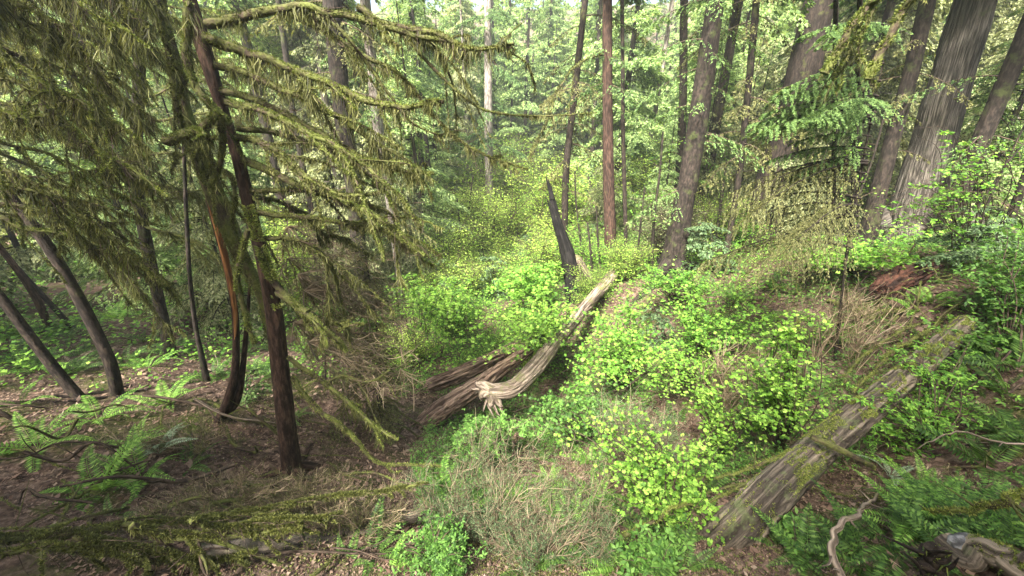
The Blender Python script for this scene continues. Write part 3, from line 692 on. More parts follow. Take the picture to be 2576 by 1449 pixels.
# ================================================================== HERO MOSSY TREE
YH = hit(735, 1200)[1]
root, pts, r, ORG = px_trunk("mossy_tree", "reddish leaning trunk in the foreground with a fan of long mossy limbs", [(738,1205),(722,1090),(708,950),(690,790),(662,660),(632,540),(600,400),(562,280),(528,170),(498,70),(478,0)],
    [52,48,46,44,36,34,33,34,44,46,44], "barkred", YH, top=5, seg=30, ga=.07, gk=7, seed=41, ba=.1)
HERO = root
roots_of(HERO, ORG, [pts[0][0], pts[0][1], gz(pts[0][0], pts[0][1])], r[0]*1.1, 5, "barkred", 44, .8)
crown_for(HERO, ORG, pts, r, 43, 2.9, 6.5, 22, 2.0, .07, 170, "olive")
def PL(pix, Y, dY=0.0, curve=0.0):
    n = len(pix); return [P(u, v, Y + dY*(i/(n-1)) + curve*math.sin(i/(n-1)*3.14)) for i, (u, v) in enumerate(pix)]
HB = [  # pixels, start Y, change in Y, r0, r1, hang
 ([(510,95),(600,118),(700,160),(775,182),(850,217),(920,252),(1010,265),(1115,250)],-.2,.034,.010,.26),
 ([(540,165),(620,187),(700,222),(780,258),(850,298),(920,342),(1000,392),(1060,420)],.3,.026,.008,.24),
 ([(555,230),(630,245),(700,280),(800,332),(870,372),(950,412),(1030,432),(1090,437)],.1,.026,.008,.26),
 ([(570,258),(640,270),(720,308),(800,346),(880,392),(940,440),(1010,500),(1066,575)],-.4,.028,.007,.24),
 ([(595,322),(680,330),(760,352),(850,388),(900,420),(965,470),(1000,540)],.5,.022,.006,.2),
 ([(595,345),(655,356),(720,398),(770,440),(830,482),(905,492),(960,485)],-.5,.024,.008,.22),
 ([(605,400),(660,420),(720,450),(800,486),(900,520),(980,568),(1066,642)],-.3,.032,.008,.22),
 ([(630,480),(730,478),(820,482),(900,512),(980,535),(1010,600)],.6,.02,.006,.2),
 ([(648,535),(740,545),(830,556),(925,568),(990,592),(1040,640)],.1,.024,.008,.3),
 ([(660,600),(720,600),(790,620),(840,680),(850,740)],.5,.018,.006,.3),
 ([(640,500),(700,505),(770,540),(820,590),(880,600)],.9,.018,.005,.25),
 ([(520,60),(610,40),(700,22),(790,22),(870,40),(960,70),(1050,95),(1170,118)],-.1,.032,.010,.2),
 ([(700,22),(780,60),(850,100),(930,150),(1010,192),(1090,290),(1180,370),(1330,430)],.3,.018,.004,.12),
 ([(800,30),(870,90),(930,170),(990,250),(1040,310),(1100,340),(1150,330)],.5,.014,.004,.12),
 ([(900,20),(960,55),(1050,75),(1120,92),(1200,125),(1292,108)],-.4,.024,.006,.2),
 ([(1000,70),(1080,160),(1150,230),(1230,280),(1350,292),(1500,285)],.2,.012,.003,.08),
 ([(1050,80),(1110,150),(1135,200),(1145,260),(1150,330)],.4,.012,.004,.12),
 ([(700,740),(760,782),(800,815),(840,850),(875,885)],-.3,.034,.014,.14),
 ([(722,900),(770,930),(820,965),(880,1015),(950,1075),(1000,1108)],-.3,.022,.010,.12),
 ([(735,950),(780,1010),(840,1062),(900,1108),(950,1165),(1030,1170),(1110,1175)],-.2,.022,.008,.12),
 ([(820,965),(860,945),(930,960),(980,930)],.1,.012,.005,.14),
 ([(850,830),(880,820),(915,815)],-.2,.016,.006,.1),
 ([(655,640),(680,690),(720,745),(770,790)],-.2,.03,.026,.14),
]
for i, (px_, dY, r0, r1, hl) in enumerate(HB):
    big = r0 > .015
    mossy_limb(HERO, ORG, PL(px_, YH-.05, dY, .12*(-1)**i), r0*1.35, r1*1.7, 60+i, hl=hl*1.05, per_m=270 if big else 110, tl=.018 if big else .014, side=4 if i < 15 else 3, tn=1500 if big else 600, start=.06,
        tmat="mossbright" if i in (0, 6, 8, 17, 18, 19, 22, 3) else "moss", hw=.009)
# moss climbing the trunk itself
rng = np.random.default_rng(9)
a = Acc(); Cc = spline(np.array([P(626,520,YH-.1),P(648,600,YH-.12),P(668,660,YH-.12),P(690,720,YH-.12),P(700,780,YH-.14)]), 30); tufts(a, Cc, np.full(30, .05), 2600, .03, rng)
o = a.build("moss", M["mossbright"], HERO, ORG)
# thick moss rope limbs left of the trunk, and the mossy second stem
r2, pts2, rr2, ORG2 = px_trunk("mossy_snag", "dark crooked stem thick with moss close behind the reddish leaning trunk",
    [(715,1120),(694,900),(655,740),(602,640),(560,540),(520,440),(480,330),(462,260),(440,150),(415,60),(400,-20)], [22,24,26,44,52,50,44,34,30,30,30], "limb", YH+.5, top=3, seg=20, ga=.1, seed=51, flare=False, ba=.2, cat="tree stem")
rng = np.random.default_rng(52); a, h = Acc(), Acc(); Cs = spline(np.array(pts2), 80); Rs = np.interp(np.linspace(0, 1, 80), np.linspace(0, 1, len(rr2)), rr2); tufts(a, Cs[12:], Rs[12:]*1.02, 15000, .022, rng, .3); hang(h, Cs[20:], Rs[20:], 300, .13, .009, rng, 5)
a.build("moss", M["moss"], r2, ORG2); h.build("hanging_moss", M["hang"], r2, ORG2)
for i, (px_, Y, r0, r1, hl) in enumerate([
 ([(470,10),(468,70),(472,140),(485,200),(515,250),(555,288),(580,312)], YH-.25, .036, .03, .22),
 ([(395,0),(412,90),(440,190),(452,235),(470,190)], YH+.3, .03, .02, .25),
 ([(420,352),(450,345),(500,330),(540,300),(558,285)], YH-.3, .05, .03, .28),
 ([(556,300),(556,360),(548,420),(530,470),(540,485)], YH-.2, .03, .018, .2),
 ([(552,346),(515,352),(494,385),(494,420),(512,455),(535,475)], YH-.35, .018, .014, .1),
 ([(440,175),(425,160),(432,200),(445,260),(462,330),(500,400),(540,470)], YH+.2, .03, .02, .25),
 ([(515,300),(520,360),(535,400),(555,420)], YH, .025, .015, .3),
 ([(622,578),(612,640),(600,700),(606,760),(625,815),(642,862)], YH-.3, .03, .024, .08),
 ([(565,430),(590,470),(585,560),(610,640)], YH+.2, .025, .01, .2)]):
    mossy_limb(r2, ORG2, PL(px_, Y), r0, r1, 90+i, hl=hl, per_m=110, tl=.02, side=1, tn=2600, start=0, tmat="mossbright" if i in (0, 2, 7) else "moss")
# orange split stem and its dark twin
ro, po, rro, ORG3 = px_trunk("split_tree", "slender split stem with bright orange bare wood and a curved foot",
    [(548,1060),(572,1010),(590,940),(594,880),(592,800),(580,720),(562,640),(540,560),(520,480),(504,400),(492,340)], [24,26,22,20,19,18,18,18,16,12,8], "barkred", None, top=None, seg=20, ga=.05, seed=55, flare=False)
a = Acc(); Y3 = po[1][1]; q = [P(u+3, v, Y3-.035) for u, v in [(588,860),(590,800),(582,735),(564,650),(542,565),(522,490),(508,430),(500,380)]]
addtube(a, q, [.01,.028,.036,.038,.038,.032,.02,.006], 12, 50, disp=bark(.12, 6, .05, 4)); a.build("bare_wood", M["orange"], ro, ORG3, True)
a = Acc(); addtube(a, [P(u, v, Y3+.08) for u, v in [(560,1055),(595,1010),(610,930),(618,850),(625,760),(632,680)]], [.05,.05,.04,.03,.022,.01], 12, 60, disp=bark(.12, 8, .08, 6)); a.build("dead_side_stem", M["barkred"], ro, ORG3, True)
print("hero", round(time.time()-T0, 1))
# ================================================================== LEFT CURTAIN
def curtain(label, tx, Y0, n, seed, vs, slope, ln, side, hl=.26, per=260):
    rng = np.random.default_rng(seed); b = hit(tx, 900); 
    q0 = P(tx-260 if tx < 0 else tx, 700, Y0); pts = [np.array([q0[0], Y0, gz(q0[0], Y0)-.2]), P(tx-120 if tx < 0 else tx, 500, Y0), P(tx, 200, Y0), P(tx+10, -150, Y0)]
    root = thing("mossy_hemlock", label, "tree", tuple(pts[0])); org = tuple(pts[0])
    build_trunk(root, org, pts, [.11, .10, .09, .07], "barkdark", 14, 50, seed)
    for k in range(n):
        v0 = vs[0] + (vs[1]-vs[0])*(k+.5*rng.uniform())/n; L = rng.uniform(*ln); sl = rng.uniform(*slope); dY = rng.uniform(-1.0, 1.3); u0 = tx
        px_ = [(u0 + L*t, v0 + L*sl*(.55*t+.5*t*t) - 20*math.sin(t*3.1) + rng.normal()*9) for t in np.linspace(0, 1, 7)]
        mossy_limb(root, org, PL(px_, Y0, dY, rng.uniform(-.3, .3)), rng.uniform(.016, .03), .005, seed*50+k, hl=hl*rng.uniform(.7, 1.3), per_m=per, tl=.02, side=side, tn=700, start=.12,
                   tmat="moss" if rng.uniform() < .6 else "mossbright", hmat="hang" if rng.uniform() < .7 else "moss", part="limb", hw=.009)
curtain("moss-draped hemlock whose limbs fill the upper left corner", -130, 4.2, 17, 3, (-260, 560), (.25, .6), (400, 560), 7, .24, 240)
curtain("second moss-draped hemlock behind the one in the upper left corner", -60, 6.0, 16, 4, (-330, 560), (.35, .75), (340, 500), 6, .28, 170)
curtain("third mossy hemlock low behind the leaning bare trunks", 350, 7.8, 9, 6, (0, 640), (-.1, .5), (200, 380), 9, .22, 200)
print("curtain", round(time.time()-T0, 1))
# ================================================================== SNAG, LOGS, STUMPS
def log_thing(name, label, path, wpx, mat, seed, seg=28, ga=.10, gk=9, ba=.10, cat="log", parts=None, jag=True):
    pts = [np.array(on_z(*a)) for a in path]; r = [wid(w_, q)/2 for w_, q in zip(wpx, pts)]; org = tuple(pts[0]); root = thing(name, label, cat, org)
    a = Acc(); addtube(a, pts, r, max(seg, 64), len(pts)*45, disp=wood(ga*1.4, ba, seed, gk*.8)); a.build("trunk", M[mat], root, org, True)
    if jag:
        rng = np.random.default_rng(seed); b = Acc()
        for e, nx in ((0, 1), (-1, -2)):
            d = unit(pts[e]-pts[nx]); 
            for k in range(16):
                o_ = rdir(rng, 1)[0]; o_ = unit(o_-d*np.dot(o_, d)); q = pts[e]+o_*r[e]*rng.uniform(.3, .95)-d*r[e]*.2; l_ = r[e]*rng.uniform(.4, 1.5)
                addtube(b, [q, q+d*l_*.6+o_*.01, q+d*l_+rdir(rng, 1)[0]*l_*.12], [r[e]*.14, r[e]*.09, .002], 5, 6)
        b.build("splinters", M[mat], root, org)
    return root, pts, r, org
# black snag
rs, ps, rrs, os_ = px_trunk("charred_snag", "charred black broken snag leaning left with a pointed top", [(1455,750),(1442,700),(1428,640),(1412,590),(1398,545),(1388,500),(1382,482)], [54,42,34,26,20,12,3], "char", None, top=None, seg=26, ga=.2, gk=7, seed=61, ba=.15, cat="dead tree")
sp_ = Acc(); rg_ = np.random.default_rng(3)
for k in range(26):
    j = rg_.integers(2, len(ps)-1); an = rg_.uniform(0, 6.28); o2 = np.array([math.cos(an), math.sin(an), 0])*rrs[j]*.9; d = unit(ps[min(j+1, len(ps)-1)]-ps[j-1]); l_ = rg_.uniform(.25, .9)
    addtube(sp_, [ps[j]+o2, ps[j]+o2*1.05+d*l_*.6, ps[j]+o2*1.15+d*l_], [.035, .028, .004], 5, 8, disp=bark(.2, 4, .2, k))
sp_.build("splinters", M["char"], rs, os_, True)
addx = Acc(); addtube(addx, [ps[1]+np.array([.15,-.1,-.3]), ps[2]+np.array([.32,0,-.2]), ps[1]+np.array([.75,.1,-.2]), ps[1]+np.array([1.1,.1,-.5])], [.2,.16,.12,.05], 10, 24, disp=bark(.2, 5, .2, 8)); addx.build("root", M["deadwood"], rs, os_, True)
px_trunk("pale_stub", "short broken pale trunk with pinkish top left of centre", [(1128,640),(1123,600),(1117,550)], [17,18,20], "pale", None, top=None, seg=18, ga=.12, gk=5, seed=62, cat="tree stub")
# fallen log and its neighbours in the middle
rt, pt, r_, o_ = log_thing("fallen_log", "long pale fallen log bending down to a thick twisted root end in mid-picture",
   [(1228,985,-5.05),(1288,978,-5.05),(1345,925,-5.02),(1395,864,-5.0),(1445,804,-5.0),(1490,752,-4.92),(1520,717,-4.8),(1556,674,-4.6)], [34,44,44,37,32,29,31,26], "deadwood", 71, seg=64, ga=.09, gk=12, ba=.12, jag=False)
b = Acc(); rng = np.random.default_rng(8); c0 = pt[0]; k_ = depth(c0)/FPX
for du, dv, dy, w0, cv in [(-30,-20,.08,34,.1),(-16,14,-.1,32,-.1),(8,34,-.15,26,.12),(34,30,-.15,24,.1),(-44,-8,0,12,.1),(14,66,-.15,11,-.2),(44,58,-.2,10,.15),(-12,40,-.2,9,.1),(26,52,-.2,9,0),(-34,12,.1,10,.15)]:
    e = c0 + np.array([du*k_*.9, dy, -dv*k_*.9]); m_ = (c0+e)/2 + np.array([cv*.3, 0, abs(cv)*.25])
    addtube(b, [c0+np.array([.1,0,0]), m_, e, e+(e-m_)*.35+np.array([.03,0,.03])], [w0*k_*.62, w0*k_*.5, w0*k_*.26, .004], 9, 20, disp=wood(.22, .25, int(w0+du), 4))
b.build("root_wad", M["deadwood"], rt, o_, True)
log_thing("rotten_log", "thick rotten log lying under the twisted root in mid-picture", [(1062,1068,-5.75),(1110,1032,-5.55),(1180,985,-5.45),(1240,945,-5.4),(1330,880,-5.45)], [48,54,52,40,28], "redlog", 72, seg=40, ga=.16, gk=10, ba=.12)
log_thing("split_log", "split reddish-brown log running behind the twisted root", [(1078,972,-5.7),(1140,948,-5.55),(1200,922,-5.5),(1270,888,-5.5),(1340,848,-5.45),(1420,790,-5.3)], [38,42,40,33,28,24], "redlog" if "redlog" in M else "log", 73, seg=40, ga=.2, gk=9, ba=.12)
# right-hand mossy log
rl, pl, rll, ol = log_thing("mossy_log", "long straight mossy log climbing the right bank with grooved wood", [(1800,1372,-4.45),(1862,1322,-3.98),(1960,1222,-3.6),(2060,1128,-3.46),(2160,1045,-3.34),(2260,962,-3.2),(2350,885,-3.02),(2430,815,-2.85)], [100,114,110,98,90,82,76,72], "log", 74, seg=64, ga=.11, gk=16, ba=.06)
a = Acc(); rng = np.random.default_rng(77)
n = 60000; s = rng.uniform(.02, 1, n); C_ = spline(np.array(pl), 2000); k = np.clip((s*1999).astype(int), 0, 1998); T_ = unit(C_[k+1]-C_[k]); D = rdir(rng, n); D = unit(D-T_*np.sum(D*T_, 1, keepdims=True)); D[:, 2] = np.abs(D[:, 2])+.3
D = unit(D); al_ = np.r_[0, np.cumsum([np.linalg.norm(pl[i+1]-pl[i]) for i in range(len(pl)-1)])]; rr_ = np.interp(s, al_/al_[-1], rll)*.97; pp = C_[k]+D*rr_[:,None]*1.0; keep = vnoise(pp[:, 0]*9, pp[:, 1]*9, pp[:, 2]*9)+.5*vnoise(pp[:, 0]*23, pp[:, 1]*23, pp[:, 2]*23) > .22-.25*D[:, 2]
pp, DD = pp[keep], D[keep]; l = .013*rng.uniform(.5, 1.6, len(pp)); a.add(*tris(pp, unit(DD+rdir(rng, len(pp))*.9), perp(rng, DD), l, l*.8)); a.build("moss", M["mossbright"], rl, ol)
a = Acc(); k_ = depth(pl[2])/FPX; s0 = np.array(on_z(2040,1098,-3.15)); addtube(a, [s0, np.array(on_z(2120,1135,-3.2)), np.array(on_z(2200,1175,-3.35))], [.035,.035,.02], 10, 20, disp=bark(.15, 6, .1, 5)); a.build("branch_stub", M["limb"], rl, ol, True)
# red rotten stump and its mound of roots
rr, pr, rrr, orr = log_thing("rotten_stump", "rust-red rotten broken stump end with split grain", [(2215,735,-2.95),(2262,705,-2.8),(2310,685,-2.62),(2358,668,-2.5)], [66,84,78,30], "redwood", 75, seg=48, ga=.3, gk=9, ba=.15, cat="stump")
def stick(name, label, path, r0, r1, mat, seed, cat="branch", group=None, moss=0, zoff=0):
    rng = np.random.default_rng(seed); pts = [np.array(on_z(*q)) if len(q) == 3 else hit(*q)+np.array([0, 0, .06]) for q in path]; org = tuple(pts[0]); root = thing(name, label, cat, org, group)
    C = spline(np.array(pts), len(pts)*5); L = np.linspace(0, 1, len(C)); C = C + np.stack([vnoise(L*7+seed*k, seed+.5)+.5*vnoise(L*19+seed*k, seed+.9) for k in (1, 2, 3)], 1)*r0*1.1
    a = Acc(); C2, R2 = addtube(a, C, np.linspace(r0, r1, len(C)), 14, len(C)*5, disp=wood(.16, .22, seed, 4))
    for k in range(3 + (r0 > .02)*3):
        j = rng.integers(3, len(C2)-4); d = unit(C2[j+2]-C2[j]); dd = unit(d*.6+rdir(rng, 1)[0]); l_ = rng.uniform(.05, .3)*(1 if r0 < .06 else .8); addtube(a, [C2[j], C2[j]+dd*l_*.5, C2[j]+dd*l_+rdir(rng, 1)[0]*l_*.2], [R2[j]*.5, R2[j]*.32, R2[j]*.1], 5, 8)
    a.build("wood", M[mat], root, org, True)
    if moss: g = Acc(); tufts(g, C2, R2, moss, .024, rng, .6); hang(g, C2, R2, 60, .06, .01, rng, seed); g.build("moss", M["mossbright"], root, org)
    return root
ST = [
 ("reddish-brown curved bare stick standing up at the bottom right",[(2112,1470,-3.3),(2098,1400,-3.2),(2108,1340,-3.15),(2150,1295,-3.2),(2205,1240,-3.4)],.028,.016,"deadwood",0),
 ("thick mossy bough reaching in from the right edge near the bottom",[(2620,1250,-2.75),(2540,1265,-2.8),(2460,1282,-2.95),(2390,1292,-3.1),(2310,1275,-3.2)],.04,.01,"limb",1800),
 ("pale forked twig curving in from the right edge above the mossy bough",[(2600,1120,-3.1),(2500,1110,-3.15),(2420,1085,-3.2),(2350,1105,-3.25),(2310,1130,-3.3)],.014,.006,"deadwood",0),
 ("long level mossy pole lying below the rotten stump",[(2150,790,-3.3),(2250,782,-3.15),(2360,776,-3.0),(2460,780,-2.9),(2540,783,-2.8)],.045,.04,"limb",2600),
 ("mossy branch slanting down left of the level pole",[(2375,800,-3.05),(2300,850,-3.2),(2240,890,-3.3),(2190,935,-3.4),(2150,985,-3.6)],.035,.018,"limb",1800),
 ("second mossy branch slanting beside the first below the level pole",[(2330,812,-3.1),(2260,840,-3.2),(2190,880,-3.4),(2160,910,-3.5),(2120,950,-3.6)],.026,.012,"limb",1200),
 ("mossy crooked branch meeting the level pole at its left end",[(2080,760,-3.3),(2120,765,-3.2),(2150,775,-3.2),(2200,800,-3.3)],.04,.03,"limb",1200),
 ("thin mossy bough leaning out left from the mossy log",[(1990,1135,-3.6),(1930,1160,-3.7),(1860,1185,-3.8),(1760,1205,-4.0),(1700,1215,-4.1)],.026,.008,"limb",1200),
 ("thin bough left of the mossy log, lower of two",[(1995,1150,-3.6),(1930,1190,-3.65),(1860,1225,-3.75),(1790,1262,-3.9),(1740,1270,-4.0)],.024,.008,"limb",900),
 ("mossy limb rising to the maple sprays at the bottom centre",[(1560,1360,-4.2),(1620,1320,-4.0),(1680,1285,-3.9),(1740,1270,-3.8)],.026,.01,"limb",900),
 ("short upright post of a broken stem at the bottom right",[(2340,1470,-3.3),(2342,1420,-3.1),(2345,1375,-2.95)],.05,.045,"bark",300),
 ("small mossy log in the bottom right corner",[(2440,1380,-3.15),(2520,1415,-3.1),(2620,1460,-3.05)],.10,.10,"log",7000),
 ("dark mossy log under the dry twigs at the bottom left",[(470,1425,-3.6),(600,1395,-3.7),(740,1370,-3.9),(830,1352,-4.05),(1060,1300,-4.4)],.11,.07,"log",2600),
 ("short brown broken stick in the bottom centre",[(1060,1360,-4.3),(1085,1385,-4.2),(1115,1410,-4.1)],.02,.014,"barkred",0),
]
for i, (lab, path, r0, r1, mt, ms) in enumerate(ST): stick("fallen_branch" if "log" not in lab or "left from" in lab or "left of" in lab else "log", lab, path, r0, r1, mt, 200+i, moss=ms)
# mossy bough along bottom left with dense moss
rb = thing("mossy_bough", "thick shaggy mossy bough stretching across the bottom left corner", "branch", tuple(P(-40,1355,1.9)))
ob = tuple(P(-40,1355,1.9))
for i, (px_, Y, dY, r0, r1) in enumerate([([(-60,1360),(60,1352),(200,1335),(330,1320),(480,1310),(620,1290),(760,1262),(900,1240),(1080,1222)],1.9,1.2,.034,.012),([(190,1345),(300,1370),(420,1392),(540,1405),(650,1385)],1.95,.3,.03,.012),
   ([(330,1322),(430,1345),(540,1350),(640,1345),(760,1330)],2.0,.4,.026,.010),([(-40,1395),(80,1380),(180,1372),(300,1400),(380,1430)],1.9,.1,.026,.010),([(480,1312),(560,1325),(660,1310),(800,1300),(860,1290)],2.1,.5,.02,.008)]):
    mossy_limb(rb, ob, PL(px_, Y, dY), r0, r1, 300+i, hl=.09, per_m=900, tl=.02, side=8, tn=3800, start=0, hw=.007, tmat='moss')
# mossy upright sapling right of the maple sprays
rm = thing("mossy_sapling", "upright stem furred with pale moss growing among maple leaves", "sapling", tuple(hit(1955,1140)))
om = tuple(hit(1955,1140)); ym = om[1]
mossy_limb(rm, om, [np.array(om)-[0,0,.1]]+[P(u, v, ym-.05) for u, v in [(1960,1120),(1975,1040),(1990,960),(1995,880),(2010,800)]], .05, .012, 401, hl=.05, per_m=250, tl=.035, side=0, tn=2200)
# yellow mossy drooping limbs at the top right
for i, (lab, pix, Y) in enumerate([("thick yellow-mossed limb hanging down from the top edge, left of two",[(2215,-30),(2180,20),(2140,70),(2105,130),(2075,185)],5.2),
                     ("thick yellow-mossed limb hanging down from the top edge, right of two",[(2300,-30),(2270,20),(2240,85),(2205,150),(2180,200)],5.0)]):
    q = PL(pix, Y); g = hit(2090+50*i, 690); rt_ = thing("mossy_alder", lab.replace("thick yellow-mossed limb hanging", "slim stem with yellow-mossed limb hanging"), "tree", tuple(g))
    top = q[0]+np.array([.5, 1.5, .6]); a = Acc(); addtube(a, [g-[0,0,.2], g+(top-g)*.3+np.array([.5,.6,0]), g+(top-g)*.7+np.array([.5,.6,0]), top], [.05,.045,.04,.03], 10, 40, disp=bark(.06, 8, .1, i)); a.build("trunk", M["barkdark"], rt_, tuple(g), True)
    mossy_limb(rt_, tuple(g), [top]+q, .03, .045, 410+i, hl=.1, per_m=160, tl=.03, side=2, tn=1800)
    mossy_limb(rt_, tuple(g), PL([(2180,30),(2150,90),(2130,150),(2110,185)] if i == 0 else [(2200,20),(2175,70),(2160,110),(2165,160)], Y+.15), .02, .012, 420+i, hl=.16, per_m=200, tl=.03, side=3, tn=900)
print("logs", round(time.time()-T0, 1))
# arching bough on the straight trunk
r5, p5, rr5, o5 = crn["straight slim brown trunk rising from the end of the fallen log"]; y5 = p5[2][1]
mossy_limb(r5, o5, PL([(1524,135),(1480,148),(1440,175),(1405,225),(1380,290),(1355,350),(1330,400)], y5, -1.2), .04, .010, 430, hl=.22, per_m=70, tl=.06, side=12, tn=300, hw=.03, hmat="hang", tmat="moss")
# dead drooping snags of twig on the thick trunks
for key, sd_, z0, z1, R_, n_, mt in [("thick dark ridged trunk, the larger of a close pair right of centre", 1, -2.5, 3.5, 2.0, 22, "hemlock"),
      ("thick brown scaly trunk half hidden by the drooping hemlock sapling", 2, -2, 3, 2.2, 12, "olive"),
      ("mossy dark trunk leaning left of the grey cedar", 3, -1, 3, 1.3, 12, "olive"),
      ("wide dark trunk behind the tips of the mossy limbs", 4, -4, 4, 2.4, 26, "olive"), ("pale slim trunk right of the wide dark trunk", 5, -4, 5, 2.0, 18, "hemlock"),
      ("brown trunk with yellow moss behind the arching bough", 6, -3, 6, 2.4, 26, "olive"), ("straight slim brown trunk rising from the end of the fallen log", 7, 1.0, 4.5, 1.6, 14, "hemlock"),
      ("dark thin trunk with stub branches between two thick trunks", 8, -1, 4, 1.8, 20, "olive"), ("tall pale grey trunk standing in the centre of the valley", 9, -2, 9, 3, 24, "hemlock"),
      ("brown trunk leaning right at the right edge beyond the cedar", 10, 0, 3, 2, 8, "hemlock")]:
    rt_, pts_, _, og_ = crn[key]; Y0 = pts_[0][1]; rng = np.random.default_rng(500+sd_); f, wd = Acc(), Acc(); P_ = np.array(pts_); z = rng.uniform(z0, z1, n_); az = rng.uniform(0, 6.28, n_)
    boughs(f, wd, np.c_[np.interp(z, P_[:, 2], P_[:, 0]), np.interp(z, P_[:, 2], P_[:, 1]), z], np.c_[np.cos(az), np.sin(az), rng.uniform(-.3, .1, n_)], R_*rng.uniform(.4, 1.1, n_), rng, .02+.003*Y0, 170, .45, .35, .1, .5, wr=.012)
    wd.build("dead_branches", M["twig"], rt_, og_); f.build("low_foliage", M[mt], rt_, og_)
# ================================================================== HEMLOCK SAPLINGS
def sapling(label, base, top, seed, nb, L, mat, fs, dens, az=None, z0=.15, droop=.35, hangf=.2, tr=.03, mat2=None, wid_=.42):
    rng = np.random.default_rng(seed); base, top = np.array(base, float), np.array(top, float); root = thing("hemlock_sapling", label, "sapling", tuple(base))
    a = Acc(); addtube(a, [base-[0,0,.2], base, (base+top)/2+rng.normal(size=3)*.08, top], [tr*1.3, tr, tr*.7, tr*.2], 8, 30, disp=bark(.05, 8, .1, seed)); t = rng.uniform(z0, 1, nb)
    roots = base+(top-base)*t[:,None]; A = rng.uniform(0, 6.28, nb) if az is None else az[0]+rng.normal(0, az[1], nb); Ls = L*rng.uniform(.55, 1.1, nb)*(1.15-t*.7)
    bl_ = 18 if fs < .035 else 11; f, f2 = Acc(), Acc(); dd = np.c_[np.cos(A), np.sin(A), rng.uniform(-.1, .25, nb)]; h_ = nb//2 if mat2 else nb; o_ = np.argsort(-t); roots, dd, Ls = roots[o_], dd[o_], Ls[o_]
    boughs(f, a, roots[:h_], dd[:h_], Ls[:h_], rng, fs, dens, droop, wid_, .12, hangf, bl=bl_)
    if mat2: boughs(f2, a, roots[h_:], dd[h_:], Ls[h_:], rng, fs*1.1, dens*.4, droop*1.4, wid_, .05, hangf*3, aspect=.3, bl=bl_); f2.build("mossy_boughs", M[mat2], root, tuple(base))
    a.build("trunk", M["barkdark"], root, tuple(base), True); f.build("foliage", M[mat], root, tuple(base)); return root
yb = 6.3
bs = P(2200, 640, yb); bs[2] = gz(bs[0], bs[1]); sapling("drooping hemlock sapling with layered blue-green boughs before the scaly trunk", bs, P(2240, 60, yb-.2), 21, 36, 2.7, "hemlock", .026, 2300, az=(math.pi*.98, .42), z0=.42, droop=.34, hangf=.3, mat2="olive")
bs = hit(2022, 735); sapling("thin crooked dark sapling with sparse drooping twigs below the hemlock boughs", bs, P(2088, 330, bs[1]), 22, 16, 1.1, "olive", .045, 240, z0=.25, droop=.6, hangf=.7, tr=.035)
bs = hit(1690, 900); sapling("small blue-green hemlock beside the fallen log", bs, P(1640, 760, bs[1]), 23, 26, .8, "hemblue", .04, 1500, z0=.3, droop=.55, tr=.02)
bs = hit(955, 1070); sapling("olive drooping hemlock between the mossy limb tips and the rotten log", bs, P(905, 560, bs[1]), 24, 40, 1.15, "olive", .024, 2600, z0=.15, droop=.5, hangf=.5, tr=.03)
bs = hit(820, 980); sapling("smaller olive hemlock close right of the reddish leaning trunk", bs, P(800, 610, bs[1]), 25, 30, .9, "olive", .024, 2600, z0=.2, droop=.5, hangf=.5, tr=.025)
for i, (u, v, ut, vt, L, mt, lab) in enumerate([(1240,760,1235,640,1.2,"hemblue","blue-green young hemlock in the hazy valley centre"),(1130,780,1120,650,1.1,"hemblue","dull green young hemlock left of the valley centre"),
      (1500,680,1490,560,1.4,"hemlock","young hemlock just behind the charred snag"),(1330,700,1320,560,1.8,"hemblue","spreading young hemlock left of the charred snag"),(1780,700,1790,560,1.3,"hemblue","young hemlock at the foot of the thick ridged trunk"),
      (620,1010,640,930,.4,"hemlock","tiny hemlock seedling by the curved foot of the split stem"),(2500,690,2530,520,1.4,"hemblue","young hemlock near the right edge under the leaning trunks")]):
    bs = hit(u, v); sapling(lab, bs, P(ut, vt, bs[1]), 30+i, 26, L, mt, .03+.003*bs[1], 500 if bs[1] < 14 else 260, z0=.1, droop=.3, tr=.02)
print("saplings", round(time.time()-T0, 1))
